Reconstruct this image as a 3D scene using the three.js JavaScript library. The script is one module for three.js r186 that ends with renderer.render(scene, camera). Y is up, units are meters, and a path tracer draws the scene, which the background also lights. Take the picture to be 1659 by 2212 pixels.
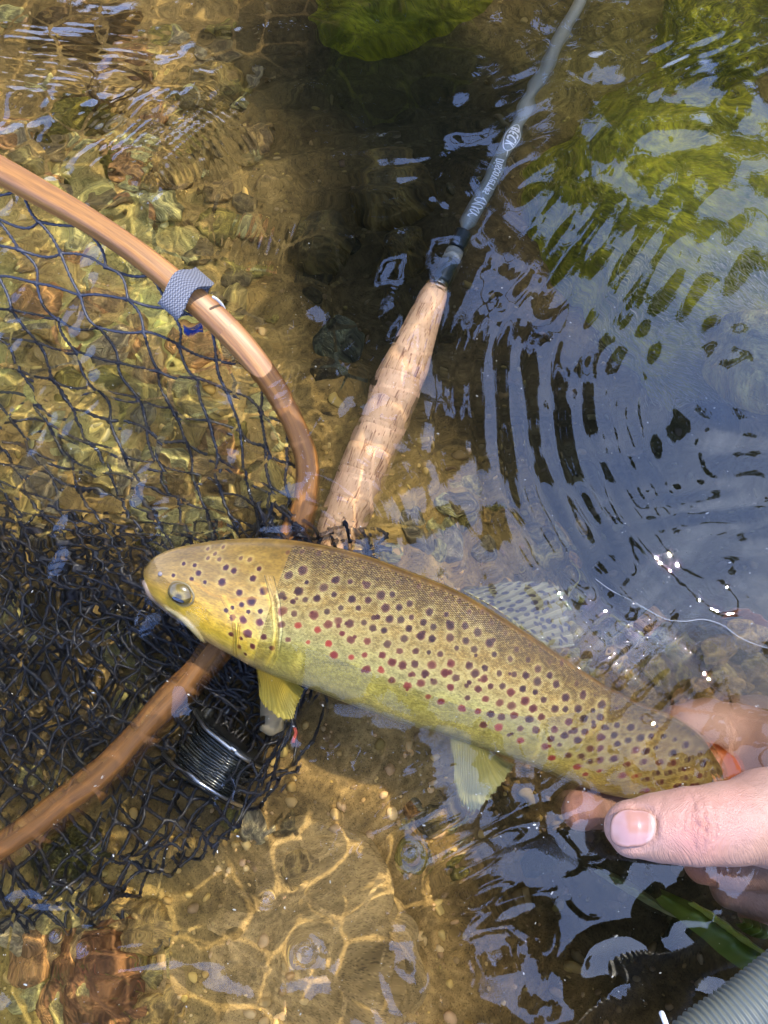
import * as THREE from 'three';
import { MarchingCubes } from 'three/addons/objects/MarchingCubes.js';
import { mergeGeometries, mergeVertices } from 'three/addons/utils/BufferGeometryUtils.js';

// ------------------------------------------------------------------ camera, sky, sun, exposure
const scene = new THREE.Scene();
const V = (x, y, z) => new THREE.Vector3(x, y, z);
const PITCH = 68 * Math.PI / 180, DIST = 0.32, FOV = 65, IOR = 1.47;
const camera = new THREE.PerspectiveCamera(FOV, 0.75, 0.01, 400);
camera.position.set(0, DIST * Math.sin(PITCH), DIST * Math.cos(PITCH));
camera.lookAt(0, 0, 0);
const SUN = V(0.33, 0.92, -0.2).normalize();
const SUN_POWER = 5, SKY_GAIN = 1.95, EXPOSURE = 1.42;

let seed = 20240;
const rnd = () => { seed = (seed * 1664525 + 1013904223) >>> 0; return seed / 4294967296; };
const rr = (a, b) => a + (b - a) * rnd();
const lerp = (a, b, t) => a + (b - a) * t, clamp = (x, a = 0, b = 1) => Math.min(b, Math.max(a, x));
const sstep = (a, b, x) => { const t = clamp((x - a) / (b - a)); return t * t * (3 - 2 * t); };
const hash = (x, y, z) => { let h = Math.imul(x, 374761393) ^ Math.imul(y, 668265263) ^ Math.imul(z, 2147483647 ^ 1274126177); h = Math.imul(h ^ (h >>> 13), 1274126177); return ((h ^ (h >>> 16)) >>> 0) / 4294967296; };
function noise(x, y, z) {                         // value noise, -1..1
  const X = Math.floor(x), Y = Math.floor(y), Z = Math.floor(z), f = (t) => t * t * (3 - 2 * t), u = f(x - X), v = f(y - Y), w = f(z - Z);
  const L = (a, b, t) => a + (b - a) * t, h = (i, j, k) => hash(X + i, Y + j, Z + k);
  return 2 * L(L(L(h(0, 0, 0), h(1, 0, 0), u), L(h(0, 1, 0), h(1, 1, 0), u), v), L(L(h(0, 0, 1), h(1, 0, 1), u), L(h(0, 1, 1), h(1, 1, 1), u), v), w) - 1;
}
const fbm = (x, y, z, n = 4) => { let s = 0, a = 0.5; for (let i = 0; i < n; i++, a *= 0.5, x *= 2.03, y *= 2.03, z *= 2.03) s += a * noise(x + i * 17, y - i * 9, z + i * 5); return s; };

{ // daylight sky with broken cloud
  const W = 1024, H = 512, d = new Float32Array(W * H * 4);
  for (let j = 0; j < H; j++) for (let i = 0; i < W; i++) {
    const el = ((j + 0.5) / H - 0.5) * Math.PI, az = ((i + 0.5) / W - 0.5) * 2 * Math.PI, y = Math.sin(el), x = Math.cos(az) * Math.cos(el), z = Math.sin(az) * Math.cos(el), o = (j * W + i) * 4;
    const hz = Math.pow(1 - clamp(y), 3), s = Math.max(0, x * SUN.x + y * SUN.y + z * SUN.z), glow = 0.5 * Math.pow(s, 8) + 0.35 * Math.pow(s, 60);
    const k = 2.2 / (Math.max(y, 0) + 0.25), c = sstep(0.02, 0.42, fbm(x * k + 3, 5.5, z * k - 1, 6) + 0.06);
    const base = [0.37 + 0.55 * hz + glow, 0.64 + 0.45 * hz + glow, 1.52 + 0.1 * hz + glow * 0.9], cl = 2.5 + glow * 2;
    for (let q = 0; q < 3; q++) d[o + q] = SKY_GAIN * lerp(base[q], cl * [0.82, 0.93, 1.2][q], c * 0.4);
    d[o + 3] = 1;
  }
  const t = new THREE.DataTexture(d, W, H, THREE.RGBAFormat, THREE.FloatType);
  t.mapping = THREE.EquirectangularReflectionMapping; t.magFilter = THREE.LinearFilter; t.needsUpdate = true;
  scene.background = t; scene.environment = t;
}
const sun = new THREE.DirectionalLight(new THREE.Color().setRGB(1, 0.91, 0.74), SUN_POWER);
sun.name = 'sun'; sun.position.copy(SUN).multiplyScalar(12); sun.castShadow = true;
Object.assign(sun.shadow.camera, { left: -2, right: 2, top: 2, bottom: -2, near: 0.5, far: 30 }); sun.shadow.mapSize.set(4096, 4096);
scene.add(sun);
const renderer = new THREE.WebGLRenderer({ antialias: true });
renderer.toneMapping = THREE.LinearToneMapping; renderer.toneMappingExposure = EXPOSURE; renderer.shadowMap.enabled = true;

// ------------------------------------------------------------------ helpers
// A point of the picture (1659 x 2212 units, the photograph scaled down) at height Y above (or, seen through the water, below) the stream's surface.
const cF = V(0, 0, 0).sub(camera.position).normalize(), cR = V(1, 0, 0), cU = new THREE.Vector3().crossVectors(cR, cF), TOCAM = cF.clone().negate();
const FPX = 1106 / Math.tan(FOV * Math.PI / 360), EYE = camera.position.clone();
const rayOf = (x, y) => cF.clone().multiplyScalar(FPX).addScaledVector(cR, x - 829.5).addScaledVector(cU, 1106 - y).normalize();
function at(x, y, Y) {
  const d = rayOf(x, y);
  if (Y >= 0) return EYE.clone().addScaledVector(d, (Y - EYE.y) / d.y);
  const p = EYE.clone().addScaledVector(d, -EYE.y / d.y), c = -d.y, e = 1 / IOR, k = Math.sqrt(1 - e * e * (1 - c * c));
  const t = d.multiplyScalar(e).add(V(0, e * c - k, 0));
  return p.addScaledVector(t, Y / t.y);
}
function pxOf(p) { const v = p.clone().sub(EYE), z = v.dot(cF); return [829.5 + FPX * v.dot(cR) / z, 1106 - FPX * v.dot(cU) / z]; }
const PX = DIST / FPX;                            // metres per picture unit at the middle of the water
const taken = {};
const numbered = (n) => { const k = taken[n] = (taken[n] ?? -1) + 1; return k ? n + '_' + String(k).padStart(3, '0') : n; };
function tag(o, label, category, group, kind) { Object.assign(o.userData, { ...(label && { label }), ...(category && { category }), ...(group && { group }), ...(kind && { kind }) }); return o; }
function mesh(name, g, m, parent, p) { const o = new THREE.Mesh(g, m); o.name = parent === scene ? numbered(name) : name; o.castShadow = o.receiveShadow = true; if (p) o.position.copy(p); (parent ?? scene).add(o); return o; }
function thing(name, label, category, group) { const o = new THREE.Group(); o.name = numbered(name); scene.add(o); return tag(o, label, category, group); }
const lin = (r, g, b) => new THREE.Color().setRGB(r, g, b);
const std = (c, rough, extra) => new THREE.MeshPhysicalMaterial({ color: c, roughness: rough, ...extra });
function grid(nu, nv, f, closeU = false) {        // a surface from f(u, v, out) with smooth normals
  const pos = [], uv = [], idx = [], p = V(0, 0, 0);
  for (let j = 0; j <= nv; j++) for (let i = 0; i <= nu; i++) { const q = f(i / nu, j / nv, p); pos.push(q.x, q.y, q.z); uv.push(i / nu, j / nv); }
  for (let j = 0; j < nv; j++) for (let i = 0; i < nu; i++) { const a = j * (nu + 1) + i, b = a + nu + 1; idx.push(a, b, a + 1, a + 1, b, b + 1); }
  const g = new THREE.BufferGeometry();
  g.setAttribute('position', new THREE.Float32BufferAttribute(pos, 3)); g.setAttribute('uv', new THREE.Float32BufferAttribute(uv, 2)); g.setIndex(idx); g.computeVertexNormals();
  if (closeU) { const n = g.attributes.normal; for (let j = 0; j <= nv; j++) { const a = j * (nu + 1), b = a + nu, s = V(n.getX(a) + n.getX(b), n.getY(a) + n.getY(b), n.getZ(a) + n.getZ(b)).normalize(); n.setXYZ(a, s.x, s.y, s.z); n.setXYZ(b, s.x, s.y, s.z); } }
  return g;
}
// A tube along a list of points whose section is section(angle, t) -> [across, up]
function sweep(pts, nu, nv, section, closed = false, upHint = V(0, 1, 0), cap = true) {
  const curve = new THREE.CatmullRomCurve3(pts, closed, 'centripetal'), L = curve.getLength();
  const T = V(), A = V(), B = V();
  const g = grid(nu, nv, (a, t, o) => {
    curve.getPointAt(t, o); curve.getTangentAt(t, T);
    A.crossVectors(T, upHint).normalize(); B.crossVectors(A, T).normalize();
    let [x, y] = section(a * Math.PI * 2, t);
    return o.addScaledVector(A, x).addScaledVector(B, y);
  }, true);
  const uv = g.attributes.uv; for (let i = 0; i < uv.count; i++) uv.setXY(i, uv.getX(i), uv.getY(i) * L);
  return g;
}
function tube(pts, r, nv = 24, nu = 8) { return sweep(pts, nu, nv, (a, t) => { const q = (typeof r === 'function' ? r(t) : r) * (t < 1e-6 || t > 1 - 1e-6 ? 0.05 : 1); return [Math.cos(a) * q, Math.sin(a) * q]; }, false, V(0.13, 1, 0.21).normalize()); }
function canvas(w, h, draw) { const c = document.createElement('canvas'); c.width = w; c.height = h; draw(c.getContext('2d'), w, h); return c; }
function texture(c, srgb = true, rep) { const t = new THREE.CanvasTexture(c); if (srgb) t.colorSpace = THREE.SRGBColorSpace; t.wrapS = t.wrapT = THREE.RepeatWrapping; if (rep) t.repeat.set(...rep); return t; }
function dataTex(w, h, f, srgb = true) {          // f(x, y) -> [r, g, b] 0..255
  const d = new Uint8Array(w * h * 4);
  for (let y = 0; y < h; y++) for (let x = 0; x < w; x++) { const c = f(x / w, y / h), o = (y * w + x) * 4; d[o] = clamp(c[0], 0, 255); d[o + 1] = clamp(c[1], 0, 255); d[o + 2] = clamp(c[2], 0, 255); d[o + 3] = 255; }
  const t = new THREE.DataTexture(d, w, h); t.magFilter = THREE.LinearFilter; t.wrapS = t.wrapT = THREE.RepeatWrapping; if (srgb) t.colorSpace = THREE.SRGBColorSpace; t.needsUpdate = true; return t;
}
// noise that tiles over the unit square
const tileFbm = (u, v, f, n = 4, s = 0) => { const a = u * Math.PI * 2, b = v * Math.PI * 2, R = f / 6.283; return fbm(Math.cos(a) * R + 7 + s, Math.sin(a) * R + Math.cos(b) * R * 1.01 + s * 3, Math.sin(b) * R + 3 - s, n); };

// ------------------------------------------------------------------ stream bed
const gauss = (x, z, c, r) => Math.exp(-((x - c.x) ** 2 + (z - c.z) ** 2) / (r * r));
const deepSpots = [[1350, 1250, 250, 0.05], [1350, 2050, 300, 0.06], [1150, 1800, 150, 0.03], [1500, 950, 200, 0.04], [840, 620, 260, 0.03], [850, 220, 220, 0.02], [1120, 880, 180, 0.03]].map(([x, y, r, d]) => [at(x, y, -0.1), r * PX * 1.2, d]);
function bedY(x, z) {
  let y = -0.084 + 0.008 * fbm(x * 14, 1.7, z * 14, 3) + 0.003 * fbm(x * 60, 4, z * 60, 2);
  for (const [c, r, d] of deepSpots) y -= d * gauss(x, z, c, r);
  const R = Math.hypot(x, z);
  if (R > 1.2) y += sstep(1.2, 3.2, Math.abs(z + 0.4) + Math.abs(x) * 0.05) * 0.7 + (R > 4 ? 0.25 * fbm(x * 0.3, 0, z * 0.3, 3) : 0);
  return y;
}
const zones = [ // picture place, radius, colour of the bed there, shade over dim areas painted in
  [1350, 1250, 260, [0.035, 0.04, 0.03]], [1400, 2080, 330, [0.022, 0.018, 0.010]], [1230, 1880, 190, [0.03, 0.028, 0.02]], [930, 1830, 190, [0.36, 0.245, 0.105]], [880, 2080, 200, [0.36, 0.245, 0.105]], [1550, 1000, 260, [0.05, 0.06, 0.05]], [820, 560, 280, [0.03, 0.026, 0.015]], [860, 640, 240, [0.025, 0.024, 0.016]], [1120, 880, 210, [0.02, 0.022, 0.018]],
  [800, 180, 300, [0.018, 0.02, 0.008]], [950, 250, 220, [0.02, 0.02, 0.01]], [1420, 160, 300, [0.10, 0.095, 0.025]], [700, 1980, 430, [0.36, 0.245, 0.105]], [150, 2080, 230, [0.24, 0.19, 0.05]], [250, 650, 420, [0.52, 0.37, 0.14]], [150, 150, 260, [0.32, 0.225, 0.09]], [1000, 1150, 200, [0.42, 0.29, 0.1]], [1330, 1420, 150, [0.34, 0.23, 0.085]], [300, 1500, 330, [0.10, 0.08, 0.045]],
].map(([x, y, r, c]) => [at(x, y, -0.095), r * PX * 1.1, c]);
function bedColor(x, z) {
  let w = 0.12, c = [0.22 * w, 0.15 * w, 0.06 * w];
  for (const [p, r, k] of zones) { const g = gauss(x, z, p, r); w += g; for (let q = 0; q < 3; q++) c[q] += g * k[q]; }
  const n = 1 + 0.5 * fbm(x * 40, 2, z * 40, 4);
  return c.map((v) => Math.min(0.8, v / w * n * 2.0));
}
const sandMap = dataTex(512, 512, (u, v) => {
  const a = tileFbm(u, v, 9, 4), b = tileFbm(u, v, 60, 3, 5), g = hash(Math.floor(u * 512), Math.floor(v * 512), 3), k = 195 + 60 * a + 70 * b + (g > 0.93 ? 38 : g < 0.1 ? -60 : 0);
  return [k, k * 0.98, k * 0.94];
});
const sandBump = dataTex(512, 512, (u, v) => { const b = 128 + 90 * tileFbm(u, v, 50, 3, 2) + 60 * tileFbm(u, v, 12, 2, 8); return [b, b, b]; }, false);
sandMap.repeat.set(1, 1);
const bed = (() => {
  const ax = []; for (let i = -150; i <= 150; i++) { const t = i / 150; ax.push(0.42 * t + 60 * Math.pow(Math.abs(t), 9) * Math.sign(t)); }
  const n = ax.length, pos = [], col = [], uv = [], idx = [];
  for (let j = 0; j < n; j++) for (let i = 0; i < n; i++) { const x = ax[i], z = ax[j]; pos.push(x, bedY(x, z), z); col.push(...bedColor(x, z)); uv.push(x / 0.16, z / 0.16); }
  for (let j = 0; j < n - 1; j++) for (let i = 0; i < n - 1; i++) { const a = j * n + i; idx.push(a, a + n, a + 1, a + 1, a + n, a + n + 1); }
  const g = new THREE.BufferGeometry();
  g.setAttribute('position', new THREE.Float32BufferAttribute(pos, 3)); g.setAttribute('color', new THREE.Float32BufferAttribute(col, 3)); g.setAttribute('uv', new THREE.Float32BufferAttribute(uv, 2)); g.setIndex(idx); g.computeVertexNormals();
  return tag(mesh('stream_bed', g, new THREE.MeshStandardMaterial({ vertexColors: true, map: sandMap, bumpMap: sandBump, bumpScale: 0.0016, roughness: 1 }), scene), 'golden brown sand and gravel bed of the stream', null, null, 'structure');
})();

// ------------------------------------------------------------------ water surface
const WX = 0.52, WZ = 0.70, WC = V(0, 0, -0.045);
const waves = [];
for (let i = 0; i < 70; i++) { const fine = i >= 40, L = fine ? 0.0075 * Math.pow(2.2, rnd()) : 0.021 * Math.pow(2.8, rnd()), k = 2 * Math.PI / L, a = rnd() * 6.283; waves.push([k * Math.cos(a), k * Math.sin(a), rnd() * 6.283, (fine ? 0.014 : 0.0115) * L / 6.283, fine]); }
const rough = [[250, 240, 400, 1.4, 1.5], [170, 850, 360, 0.8, 0.9], [1500, 200, 330, 1.1, 0.25], [1600, 900, 200, 0.8, 0.1], [850, 1600, 300, -0.3, 0], [1400, 1950, 330, 0.0, 0], [1500, 1570, 190, -0.65, -0.1], [300, 1250, 260, 0.5, 0.5]].map(([x, y, r, g, f]) => [at(x, y, 0), r * PX, g, f]);
// ripple trains: place, reach along x and y, kind ('line': angle of travel | 'ring': centre), wavelength, steepness (picture units)
const trains = [
  ['line', 1350, 560, 260, 230, 35, 62, 0.13], ['ring', 1190, 1020, 210, 330, [1750, 900], 66, 0.20], ['ring', 1000, 880, 130, 260, [1750, 900], 48, 0.07], ['line', 800, 330, 170, 190, 83, 66, 0.11], ['line', 1560, 1110, 170, 60, 80, 55, 0.12],
  ['line', 330, 270, 160, 110, 40, 26, 0.22], ['ring', 420, 290, 150, 130, [260, 420], 24, 0.24], ['line', 170, 120, 200, 120, 100, 27, 0.22], ['line', 1480, 120, 200, 120, 60, 44, 0.16], ['line', 560, 520, 130, 80, 12, 24, 0.12],
  ['line', 1080, 1420, 150, 140, 20, 40, 0.07], ['line', 1330, 1420, 170, 110, 50, 42, 0.12], ['ring', 830, 1080, 160, 130, [640, 1180], 42, 0.10], ['line', 280, 1180, 230, 130, 88, 30, 0.12], ['line', 230, 2090, 130, 90, 85, 40, 0.08], ['line', 780, 760, 110, 180, 30, 56, 0.06], ['ring', 560, 800, 90, 90, [545, 765], 32, 0.15], ['line', 1130, 250, 100, 220, 60, 64, 0.11], ['line', 1000, 1830, 110, 110, 65, 46, 0.13],
].map(([kind, x, y, rx, ry, w, l, s]) => ({ ring: kind === 'ring', c: at(x, y, 0), rx: rx * PX, rz: ry * PX * 1.1, dir: Array.isArray(w) ? null : [Math.cos(w * Math.PI / 180), Math.sin(w * Math.PI / 180)], o: Array.isArray(w) ? at(w[0], w[1], 0) : null, k: 6.283 / (l * PX), a: s * l * PX / 6.283, ph: rnd() * 6 }));
const bubbleSpots = [[660, 2062, 22], [886, 1842, 16], [575, 1945, 9], [120, 2022, 8], [178, 2052, 8], [1062, 2068, 9], [1076, 2062, 8], [1068, 2082, 6], [1300, 1645, 9]];
const dimples = bubbleSpots.slice(0, 5).map(([x, y, r]) => [at(x, y, 0), r * PX]);
function waveAt(x, z) {                            // height and slopes
  let h = 0, hx = 0, hz = 0, g = 1, g2 = 0.1;
  for (const [c, r, k, f] of rough) { const q = gauss(x, z, c, r); g += k * q; g2 += f * q; }
  for (const w of waves) { const q = w[4] ? g2 : g, p = w[0] * x + w[1] * z + w[2]; h += Math.sin(p) * w[3] * q; const c = Math.cos(p) * w[3] * q; hx += c * w[0]; hz += c * w[1]; }
  for (const t of trains) {
    const ex = (x - t.c.x) / t.rx, ez = (z - t.c.z) / t.rz, e2 = ex * ex + ez * ez; if (e2 > 5) continue;
    const e = Math.exp(-e2) * t.a; let p, dx, dz;
    if (t.ring) { const ox = x - t.o.x, oz = z - t.o.z, q = Math.hypot(ox, oz) + 1e-6; p = q * t.k; dx = ox / q; dz = oz / q; } else { p = (x * t.dir[0] + z * t.dir[1]) * t.k; dx = t.dir[0]; dz = t.dir[1]; }
    p += t.ph + 1.5 * noise(x * 22, 3, z * 22) + 0.3 * noise(x * 42, 8, z * 42); const br = 0.75 + 0.5 * Math.abs(noise(x * 34 + 5, t.ph, z * 34));
    h += e * br * Math.sin(p); hx += e * br * Math.cos(p) * t.k * dx; hz += e * br * Math.cos(p) * t.k * dz;
  }
  for (const [c, r] of dimples) { const ox = x - c.x, oz = z - c.z, q = Math.hypot(ox, oz) + 1e-6; if (q > r * 4) continue; const e = Math.exp(-Math.max(0, q - r) / (r * 0.55)) * 0.2 * r, d = q > r ? -e / (r * 0.55) : 0; h += e; hx += d * ox / q; hz += d * oz / q; }
  return [h, hx, hz];
}
const GX = 700, GZ = 940, WH = new Float32Array((GX + 1) * (GZ + 1) * 3);
for (let j = 0; j <= GZ; j++) for (let i = 0; i <= GX; i++) {
  const fx = i / GX, fz = j / GZ, edge = sstep(0, 0.05, Math.min(fx, 1 - fx, fz, 1 - fz)), w = waveAt(WC.x + (fx - 0.5) * WX, WC.z + (fz - 0.5) * WZ), o = (j * (GX + 1) + i) * 3;
  WH[o] = w[0] * edge; WH[o + 1] = w[1] * edge; WH[o + 2] = w[2] * edge;
}
const webMask = (x, y) => (1 - sstep(900, 1080, x) * (1 - sstep(1430, 1540, y) * (1 - sstep(1800, 1900, y) * sstep(1000, 1100, x)))) * (1 - 0.6 * hoopBand(x, y)) * (1 - 0.9 * Math.exp(-(((x - 860) / 300) ** 2) - (((y - 60) / 330) ** 2))) * (1 - 0.75 * Math.exp(-(((x - 800) / 200) ** 2) - (((y - 330) / 330) ** 2)));
const nearFish = (x, y) => { const t = clamp((x - 330) / 1330), cy = 1250 + 430 * t, d = Math.abs(y - cy - 20), onRod = Math.hypot(x - lerp(710, 930, clamp((1180 - y) / 540)), Math.max(0, y - 1180, 640 - y)); const w = 150 * sstep(1330, 1500, x) * (y < cy ? 1 : 0.3); return Math.max(1 - sstep(105 + w, 180 + w, d + Math.max(0, 380 - x)), 0.4 * (1 - sstep(60, 120, onRod))) * (1 - 0.8 * sstep(1850, 1950, y)); };  // surface thinned round fish, hand and grip: more sun in, less reflection
const hoopBand = (x, y) => Math.exp(-((Math.max(0, Math.abs((x - 30) * 0.675 + (y - 1790) * 0.738) - 40) / 45) ** 2)) * (1 - sstep(400, 480, x));
const baseAlpha = (x, y) => 0.96 - 0.07 * (1 - sstep(560, 800, x)) * (1 - sstep(1080, 1250, y)) - 0.02 * sstep(1600, 1750, y) * (1 - sstep(1000, 1150, x)) - 0.1 * hoopBand(x, y);
const waterAlpha = (() => { // a light net cut into the surface alpha as gaps for the sun
  const N = 2048, M = 2048, den = new Float32Array(N * M), P = 2400, Q = 2600, D = 0.03, K = 1 - 1 / 1.33, inventedRipples = [], CW = 260, CH = 350, cs = new Float32Array((CW + 1) * (CH + 1) * 2);
  // invented ripples, absent from the water mesh, shape the added light net
  for (let i = 0; i < 34; i++) { const L = rr(0.0135, 0.027), k = 6.283 / L, a = rnd() * 6.283; inventedRipples.push([k * Math.cos(a), k * Math.sin(a), rnd() * 6.283, 0.00105 * (L / 0.026)]); }
  for (let j = 0; j <= CH; j++) for (let i = 0; i <= CW; i++) { const x = (i / CW - 0.5) * WX, z = (j / CH - 0.5) * WZ, o = (j * (CW + 1) + i) * 2; let a = 0, b = 0; for (const w of inventedRipples) { const c = Math.cos(w[0] * x + w[1] * z + w[2] + 0.6 * noise(x * 30, 1, z * 30)) * w[3], q = Math.hypot(w[0], w[1]); a += c * w[0] / q; b += c * w[1] / q; } cs[o] = a; cs[o + 1] = b; }
  const s = [0, 0, 0];
  for (let j = 0; j < Q; j++) for (let i = 0; i < P; i++) {
    const fx = i / P, fz = j / Q, gx = fx * GX, gz = fz * GZ, ix = Math.min(GX - 1, gx | 0), iz = Math.min(GZ - 1, gz | 0), u = gx - ix, v = gz - iz, o = (iz * (GX + 1) + ix) * 3, R = (GX + 1) * 3;
    for (let q = 1; q < 3; q++) s[q] = (WH[o + q] * (1 - u) + WH[o + 3 + q] * u) * (1 - v) + (WH[o + R + q] * (1 - u) + WH[o + R + 3 + q] * u) * v;
    const lx = fx * CW, lz = fz * CH, jx = Math.min(CW - 1, lx | 0), jz = Math.min(CH - 1, lz | 0), p = lx - jx, r = lz - jz, c0 = (jz * (CW + 1) + jx) * 2, c1 = c0 + (CW + 1) * 2;
    const dx = (cs[c0] * (1 - p) + cs[c0 + 2] * p) * (1 - r) + (cs[c1] * (1 - p) + cs[c1 + 2] * p) * r, dz = (cs[c0 + 1] * (1 - p) + cs[c0 + 3] * p) * (1 - r) + (cs[c1 + 1] * (1 - p) + cs[c1 + 3] * p) * r;
    const X = (fx - (D * K * s[1] + dx) / WX) * N, Z = (fz - (D * K * s[2] + dz) / WZ) * M, a = X | 0, b = Z | 0; if (a < 0 || b < 0 || a >= N - 1 || b >= M - 1) continue;
    const e = X - a, f = Z - b, k = b * N + a; den[k] += (1 - e) * (1 - f); den[k + 1] += e * (1 - f); den[k + N] += (1 - e) * f; den[k + N + 1] += e * f;
  }
  const nrm = P * Q / (N * M), d = new Uint8Array(N * M * 4);
  let mean = 0;
  for (let j = 0; j < M; j++) for (let i = 0; i < N; i++) {
    const k = j * N + i, in_ = j > 4 && j < M - 5 && i > 4 && i < N - 5;
    const r = in_ ? (den[k] * 2 + den[k - 1] + den[k + 1] + den[k - N] + den[k + N]) / 6 / nrm : 0, px = pxOf(V(WC.x + (i / N - 0.5) * WX, 0, WC.z + (j / M - 0.5) * WZ)), w = webMask(px[0], px[1]), near = nearFish(px[0], px[1]), a = lerp(baseAlpha(px[0], px[1]), 0.45, near) * (1 - w * 0.97 * (0.25 * sstep(1.0, 1.4, r) + 0.75 * sstep(1.22, 1.65, r)));
    mean += 1 - a; d[k * 4] = d[k * 4 + 1] = d[k * 4 + 2] = 255 * a; d[k * 4 + 3] = 255;
  }
  console.log('light gaps', (mean / N / M).toFixed(3));
  const t = new THREE.DataTexture(d, N, M); t.magFilter = THREE.LinearFilter; t.needsUpdate = true; return t;
})();
{
  const pos = [], nor = [], uv = [], idx = [], wide = 40;
  const put = (x, y, z, a, b, u, v) => { const l = 1 / Math.hypot(a, 1, b); pos.push(x, y, z); nor.push(-a * l, l, -b * l); uv.push(u, v); };
  for (let j = 0; j <= GZ; j++) for (let i = 0; i <= GX; i++) { const o = (j * (GX + 1) + i) * 3; put(WC.x + (i / GX - 0.5) * WX, WH[o], WC.z + (j / GZ - 0.5) * WZ, WH[o + 1], WH[o + 2], i / GX, j / GZ); }
  for (let j = 0; j < GZ; j++) for (let i = 0; i < GX; i++) { const a = j * (GX + 1) + i, b = a + GX + 1; idx.push(a, b, a + 1, a + 1, b, b + 1); }
  const x0 = WC.x - WX / 2, x1 = WC.x + WX / 2, z0 = WC.z - WZ / 2, z1 = WC.z + WZ / 2, xs = [-wide, x0, x1, wide], zs = [-wide, z0, z1, wide], base = pos.length / 3;
  for (const z of zs) for (const x of xs) put(x, 0, z, 0, 0, 0, 0);
  for (let j = 0; j < 3; j++) for (let i = 0; i < 3; i++) if (i !== 1 || j !== 1) { const a = base + j * 4 + i; idx.push(a, a + 4, a + 1, a + 1, a + 4, a + 5); }
  const g = new THREE.BufferGeometry();
  g.setAttribute('position', new THREE.Float32BufferAttribute(pos, 3)); g.setAttribute('normal', new THREE.Float32BufferAttribute(nor, 3)); g.setAttribute('uv', new THREE.Float32BufferAttribute(uv, 2)); g.setIndex(idx);
  const m = new THREE.MeshPhysicalMaterial({ color: lin(0.68, 0.68, 0.655), attenuationColor: lin(0.77, 0.745, 0.65), attenuationDistance: 0.12, transmission: 1, thickness: 0.2, ior: IOR, roughness: 0, transparent: true, alphaMap: waterAlpha });
  tag(mesh('water', g, m, scene), 'clear rippled stream water reflecting blue sky', null, null, 'structure');
}

// ------------------------------------------------------------------ stones
function rockGeo(detail, seed0, amp, flat = 0.7) {
  const g = mergeVertices(new THREE.IcosahedronGeometry(1, detail).deleteAttribute('normal').deleteAttribute('uv')), p = g.attributes.position, v = V();
  const uv = new Float32Array(p.count * 2);
  for (let i = 0; i < p.count; i++) {
    v.fromBufferAttribute(p, i); const n = 1 + amp * fbm(v.x * 1.3 + seed0, v.y * 1.3 - seed0, v.z * 1.3 + seed0 * 2, 3) + amp * 0.25 * fbm(v.x * 6 + seed0, v.y * 6, v.z * 6, 2);
    uv[i * 2] = v.x * 0.5 + v.y * 0.21; uv[i * 2 + 1] = v.z * 0.5 + v.y * 0.17;
    p.setXYZ(i, v.x * n, v.y * n * flat, v.z * n);
  }
  g.setAttribute('uv', new THREE.BufferAttribute(uv, 2)); g.computeVertexNormals(); return g;
}
const stoneMap = dataTex(256, 256, (u, v) => { const a = tileFbm(u, v, 7, 4, 1), b = tileFbm(u, v, 40, 3, 4), k = 185 + 110 * a + 70 * b; return [k * 1.02, k, k * (0.93 - 0.1 * a)]; });
const stoneColors = [[0.42, 0.29, 0.12], [0.36, 0.24, 0.09], [0.30, 0.21, 0.10], [0.27, 0.23, 0.16], [0.17, 0.13, 0.07], [0.45, 0.34, 0.17], [0.24, 0.20, 0.06], [0.36, 0.20, 0.09]];
const stoneMats = stoneColors.map((c) => new THREE.MeshStandardMaterial({ color: lin(...c.map((q) => Math.min(0.8, q * 2.2))), map: stoneMap, bumpMap: stoneMap, bumpScale: 0.001, roughness: 0.85 }));
const darkStone = [[0.07, 0.06, 0.03], [0.1, 0.08, 0.045], [0.05, 0.05, 0.03]].map((c) => new THREE.MeshStandardMaterial({ color: lin(...c), map: stoneMap, bumpMap: stoneMap, bumpScale: 0.001, roughness: 0.9 }));
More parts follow.
